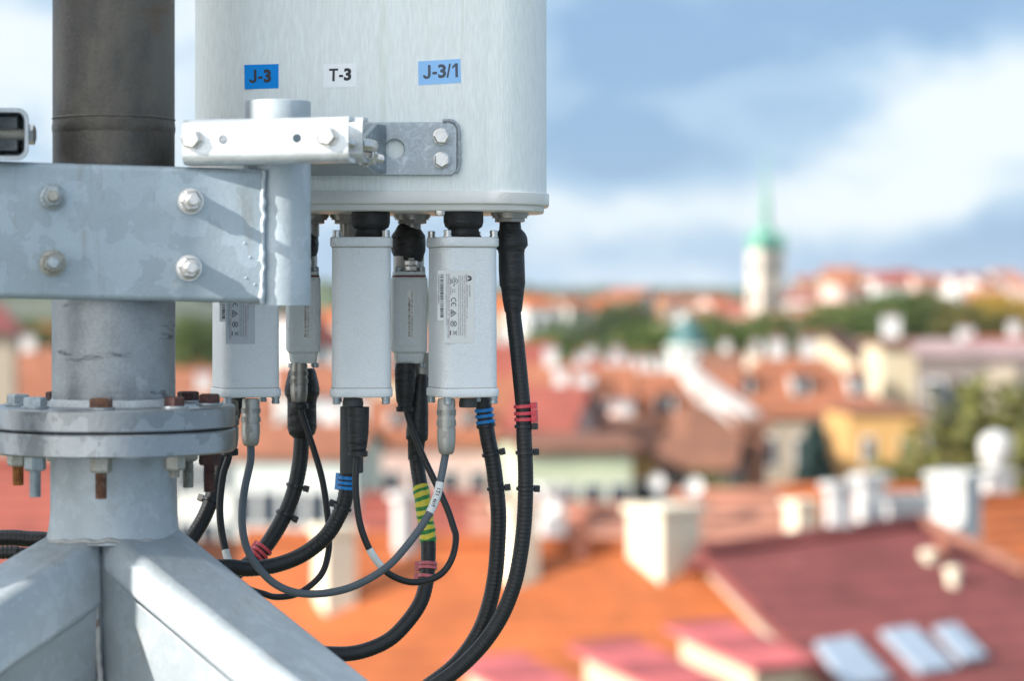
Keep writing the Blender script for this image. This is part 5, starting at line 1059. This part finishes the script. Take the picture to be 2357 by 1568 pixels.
# ---- the far hillside: streets of small houses -------------------------------------
far = []
q_ = random.Random(11)
wc, rc = ['white', 'white', 'cream', 'pink', 'beige', 'white'], ['orange', 'terracotta', 'red', 'pink', 'orange']
def far_house(px, D, py, L, rh, rot, w, r):
    far.append((px, D, py, L, rh, rot, w, r))
for px, py in ((1880, 655), (1925, 640), (1968, 660), (2010, 640), (2055, 655), (2095, 638), (2140, 650), (2185, 660), (2230, 642), (2275, 656), (2320, 645), (2365, 655), (1895, 690), (1955, 695), (2070, 690), (2130, 690), (2200, 700), (2262, 690), (2330, 690)):
    far_house(px, q_.uniform(600, 760), py + q_.uniform(-4, 4), q_.uniform(6, 11), q_.uniform(1.6, 3), q_.uniform(-30, 35), q_.choice(wc), q_.choice(rc))
for px, py in ((1395, 700), (1432, 690), (1470, 705), (1510, 695), (1548, 705), (1590, 700), (1630, 708), (1665, 700), (1700, 712), (1425, 725), (1490, 735), (1630, 735), (1670, 730), (1700, 755), (1850, 720), (1880, 735), (1915, 725), (1840, 690)):
    far_house(px, q_.uniform(475, 640), py + q_.uniform(-4, 4), q_.uniform(5, 9), q_.uniform(1.4, 2.6), q_.uniform(-30, 35), q_.choice(wc), q_.choice(rc))
for px, py in ((1175, 720), (1215, 790), (1130, 760), (760, 745), (735, 830), (440, 885), (480, 850), (60, 815), (20, 850), (110, 845), (420, 870), (910, 800), (990, 790), (1160, 830), (100, 780)):
    far_house(px, q_.uniform(300, 420), py + q_.uniform(-4, 4), q_.uniform(5, 9), q_.uniform(1.6, 2.8), q_.uniform(-30, 35), q_.choice(wc), q_.choice(rc))
for (px, D, py, L, rh, rot, w, r) in far:
    side = 'right of the tower' if px > 1800 else 'beside the tower' if px > 1380 else 'past the mast'
    house('hillside_house', f'small {w} house with {r} roof on the far hillside {side}', px, D, py, L, 8, rh, rot, w, r, 'house', f'far {w} houses with {r} roofs {side}')

# ---- trees ---------------------------------------------------------------------------
def leafm(name, c, c2):
    m = mat(name, c, .8, 0, .35, .9, 0, 1, [(c2, .8, .52, .8)]); return m
LEAF = {'green': leafm('leaves_green', (.070, .105, .012), (.11, .125, .016)), 'dark': leafm('leaves_dark', (.045, .07, .02), (.075, .085, .028)), 'gold': leafm('leaves_gold', (.34, .21, .015), (.24, .19, .02)), 'olive': leafm('leaves_olive', (.088, .088, .014), (.125, .085, .015)), 'spruce': leafm('needles_blue', (.018, .045, .040), (.03, .06, .05))}
BARK = mat('bark', (.07, .05, .035), .9)
def crown_mesh(seed, conif=False, nleaf=1900, ls=1.0):
    """unit tree: crown of leaf tufts through several uneven clumps, from height .22 to 1"""
    g = random.Random(seed); mb = MB(); cl = []
    if conif:
        for i in range(1500):
            h = g.random() ** .8; z = .12 + .88 * h; rr = .26 * (1 - h) ** .85 * (.55 + .45 * ((h * 9) % 1.0)) + .01
            a = g.uniform(0, 6.283); r_ = rr * math.sqrt(g.uniform(.3, 1)); cl.append((Vector((r_ * math.cos(a), r_ * math.sin(a), z)), .022))
    else:
        lobes = [(Vector((g.gauss(0, .17), g.gauss(0, .17), g.uniform(.42, .82))), g.uniform(.13, .22)) for _ in range(11)] + [(Vector((0, 0, .6)), .26)]
        for i in range(nleaf):
            c, r_ = g.choice(lobes); d = Vector((g.gauss(0, 1), g.gauss(0, 1), g.gauss(0, 1))).normalized() * r_ * g.uniform(.45, 1.05) ** .6; cl.append((c + d, g.uniform(.016, .03) * ls))
    for p, s in cl:
        u = Vector((g.gauss(0, 1), g.gauss(0, 1), g.gauss(0, .7))).normalized(); v = u.cross(Vector((g.gauss(0, 1), g.gauss(0, 1), g.gauss(0, 1)))).normalized()
        mb.add([p - u * s, p - v * s * .7, p + u * s, p + v * s * .7], [(0, 1, 2, 3)])
    return mb
def trunk_mesh(seed):
    g = random.Random(seed); mb = MB(); mb.tube([(0, 0, 0), (.004, .003, .2), (-.004, 0, .42), (0, 0, .62)], lambda i, m: .022 * (1 - .22 * i), 8)
    for i in range(5):
        a = g.uniform(0, 6.28); b_ = Vector((math.cos(a), math.sin(a), 0)); z = .28 + .06 * i; mb.tube([(0, 0, z), b_ * .09 + Vector((0, 0, z + .10)), b_ * .17 + Vector((0, 0, z + .20))], lambda i, m: .009 * (1 - .3 * i), 6)
    return mb
protos = {}
def tree(kind, label, px, ptop, D, wide=1.0, group=None, seed=0, name='broadleaf_tree'):
    q = P(px, ptop - (38 if D > 200 else 0), D); gz = ground_z(q.x, D) - .2; H = q.z - gz; key = (kind, seed % 3, D < 200)
    t = thing(name, label, 'tree', (q.x, D, gz), seed * 1.3, group, local=True); t.scale = (H * wide, H * wide, H)
    if key not in protos:
        c = crown_mesh(seed % 3 + 1, kind == 'spruce', 9000 if D < 200 else 2600, .62 if D < 200 else .9).build('crown', LEAF[kind], t, sharp=180); tr = trunk_mesh(seed % 3).build('trunk', BARK, t); protos[key] = (c, tr)
    else:
        for p in protos[key]:
            c = p.copy(); COL.objects.link(c); c.parent = t
    return t
tr = [('dark', 1400, 712, 290), ('dark', 1345, 735, 285), ('dark', 1450, 730, 280), ('green', 1500, 762, 270), ('green', 1540, 760, 265), ('olive', 1640, 742, 300), ('green', 1610, 775, 275), ('green', 1700, 748, 280), ('green', 1745, 740, 285), ('green', 1790, 752, 290), ('dark', 1830, 758, 290),
      ('green', 1920, 742, 310), ('green', 1965, 722, 320), ('green', 2010, 706, 330), ('green', 2055, 696, 340), ('green', 2095, 690, 340), ('dark', 2135, 696, 345), ('olive', 2175, 716, 340), ('olive', 2215, 724, 330), ('gold', 2255, 716, 335), ('gold', 2300, 704, 340), ('gold', 2345, 700, 345), ('gold', 2385, 706, 340),
      ('green', 1230, 788, 270), ('green', 1175, 800, 265), ('dark', 1370, 770, 270), ('green', 440, 765, 300), ('dark', 480, 748, 330), ('green', 90, 748, 330), ('olive', 30, 772, 300), ('dark', 745, 790, 300), ('green', 1470, 790, 262), ('olive', 1870, 760, 280), ('green', 1255, 800, 262)]
TN = dict(green='fresh green', dark='dark green', gold='golden yellow', olive='olive brown')
for i, (kd, px, pt, D) in enumerate(tr):
    where = 'on the slope below the far right houses' if px > 1860 else 'under the church tower' if px > 1600 else 'in the clump left of the domed turret' if px > 1300 else 'seen past the boxes and mast'
    tree(kd, f'{TN[kd]} tree {where}', px, pt, D, 1.15 + .25 * ((i * 7) % 5) / 5, f'{TN[kd]} trees {where}', i)
tree('spruce', 'dark blue-green spruce against the ochre walls', 1876, 980, 118, .95, None, 1, 'spruce_tree')
tree('green', 'rounded bush-like tree before the ochre brown house', 1690, 1055, 112, .75, None, 4); tree('olive', 'second smaller tree half before the brown walls', 1640, 1075, 116, .6, None, 5)
for i, (px, pt, D, w_) in enumerate(((2325, 850, 92, .85), (2285, 985, 90, .55), (2400, 800, 94, .9))):
    tree('olive', ('big olive tree at the picture edge above the round white chimney', 'lower olive tree before the grey block', 'olive tree partly outside the picture beside the big olive one')[i], px, pt, D, w_, None, i + 1)
# distant woods that read as one mass
wm = MB(); g = random.Random(5)
for i in range(5200):
    y = g.uniform(1000, 4300); x = g.uniform(-.30, .26) * y
    if x / y > .02 and y < 1500: continue
    h = g.uniform(7, 13) * (1 + y / 5000); z = ground_z(x, y); r_ = h * .55
    wm.add([(x - r_, y, z), (x + r_ * .3, y - r_, z), (x + r_, y + r_ * .4, z), (x, y, z + h), (x - r_ * .7, y + r_, z + h * .5), (x + r_ * .6, y, z + h * .8)], [(0, 1, 3), (1, 2, 5), (1, 5, 3), (2, 4, 5), (4, 0, 3), (5, 4, 3)])
wo = wm.build('distant_woods', mat('far_leaves', (.06, .085, .045), .9, 0, .35, .01), sharp=180, loc=(0, 0, 0)); tag(wo, 'far green woods covering the hills on the horizon', 'woods'); wo['kind'] = 'stuff'

# the air over the town
hz = bpy.data.materials.new('air'); hz.use_nodes = True; hn = hz.node_tree; hn.nodes.clear()
ho = hn.nodes.new('ShaderNodeOutputMaterial'); pv_ = hn.nodes.new('ShaderNodeVolumePrincipled')
pv_.inputs['Color'].default_value = (0.78, 0.89, 1.0, 1); pv_.inputs['Density'].default_value = 0.00006; pv_.inputs['Anisotropy'].default_value = 0.15
hn.links.new(pv_.outputs[0], ho.inputs['Volume'])
hb_ = MB().box((0, 4460, 20), (8800, 9200, 150)).build('haze', hz, sharp=30, loc=(0, 0, 0)); hb_['kind'] = 'stuff'; hb_['label'] = 'thin pale haze over the town and hills'; hb_['category'] = 'haze'
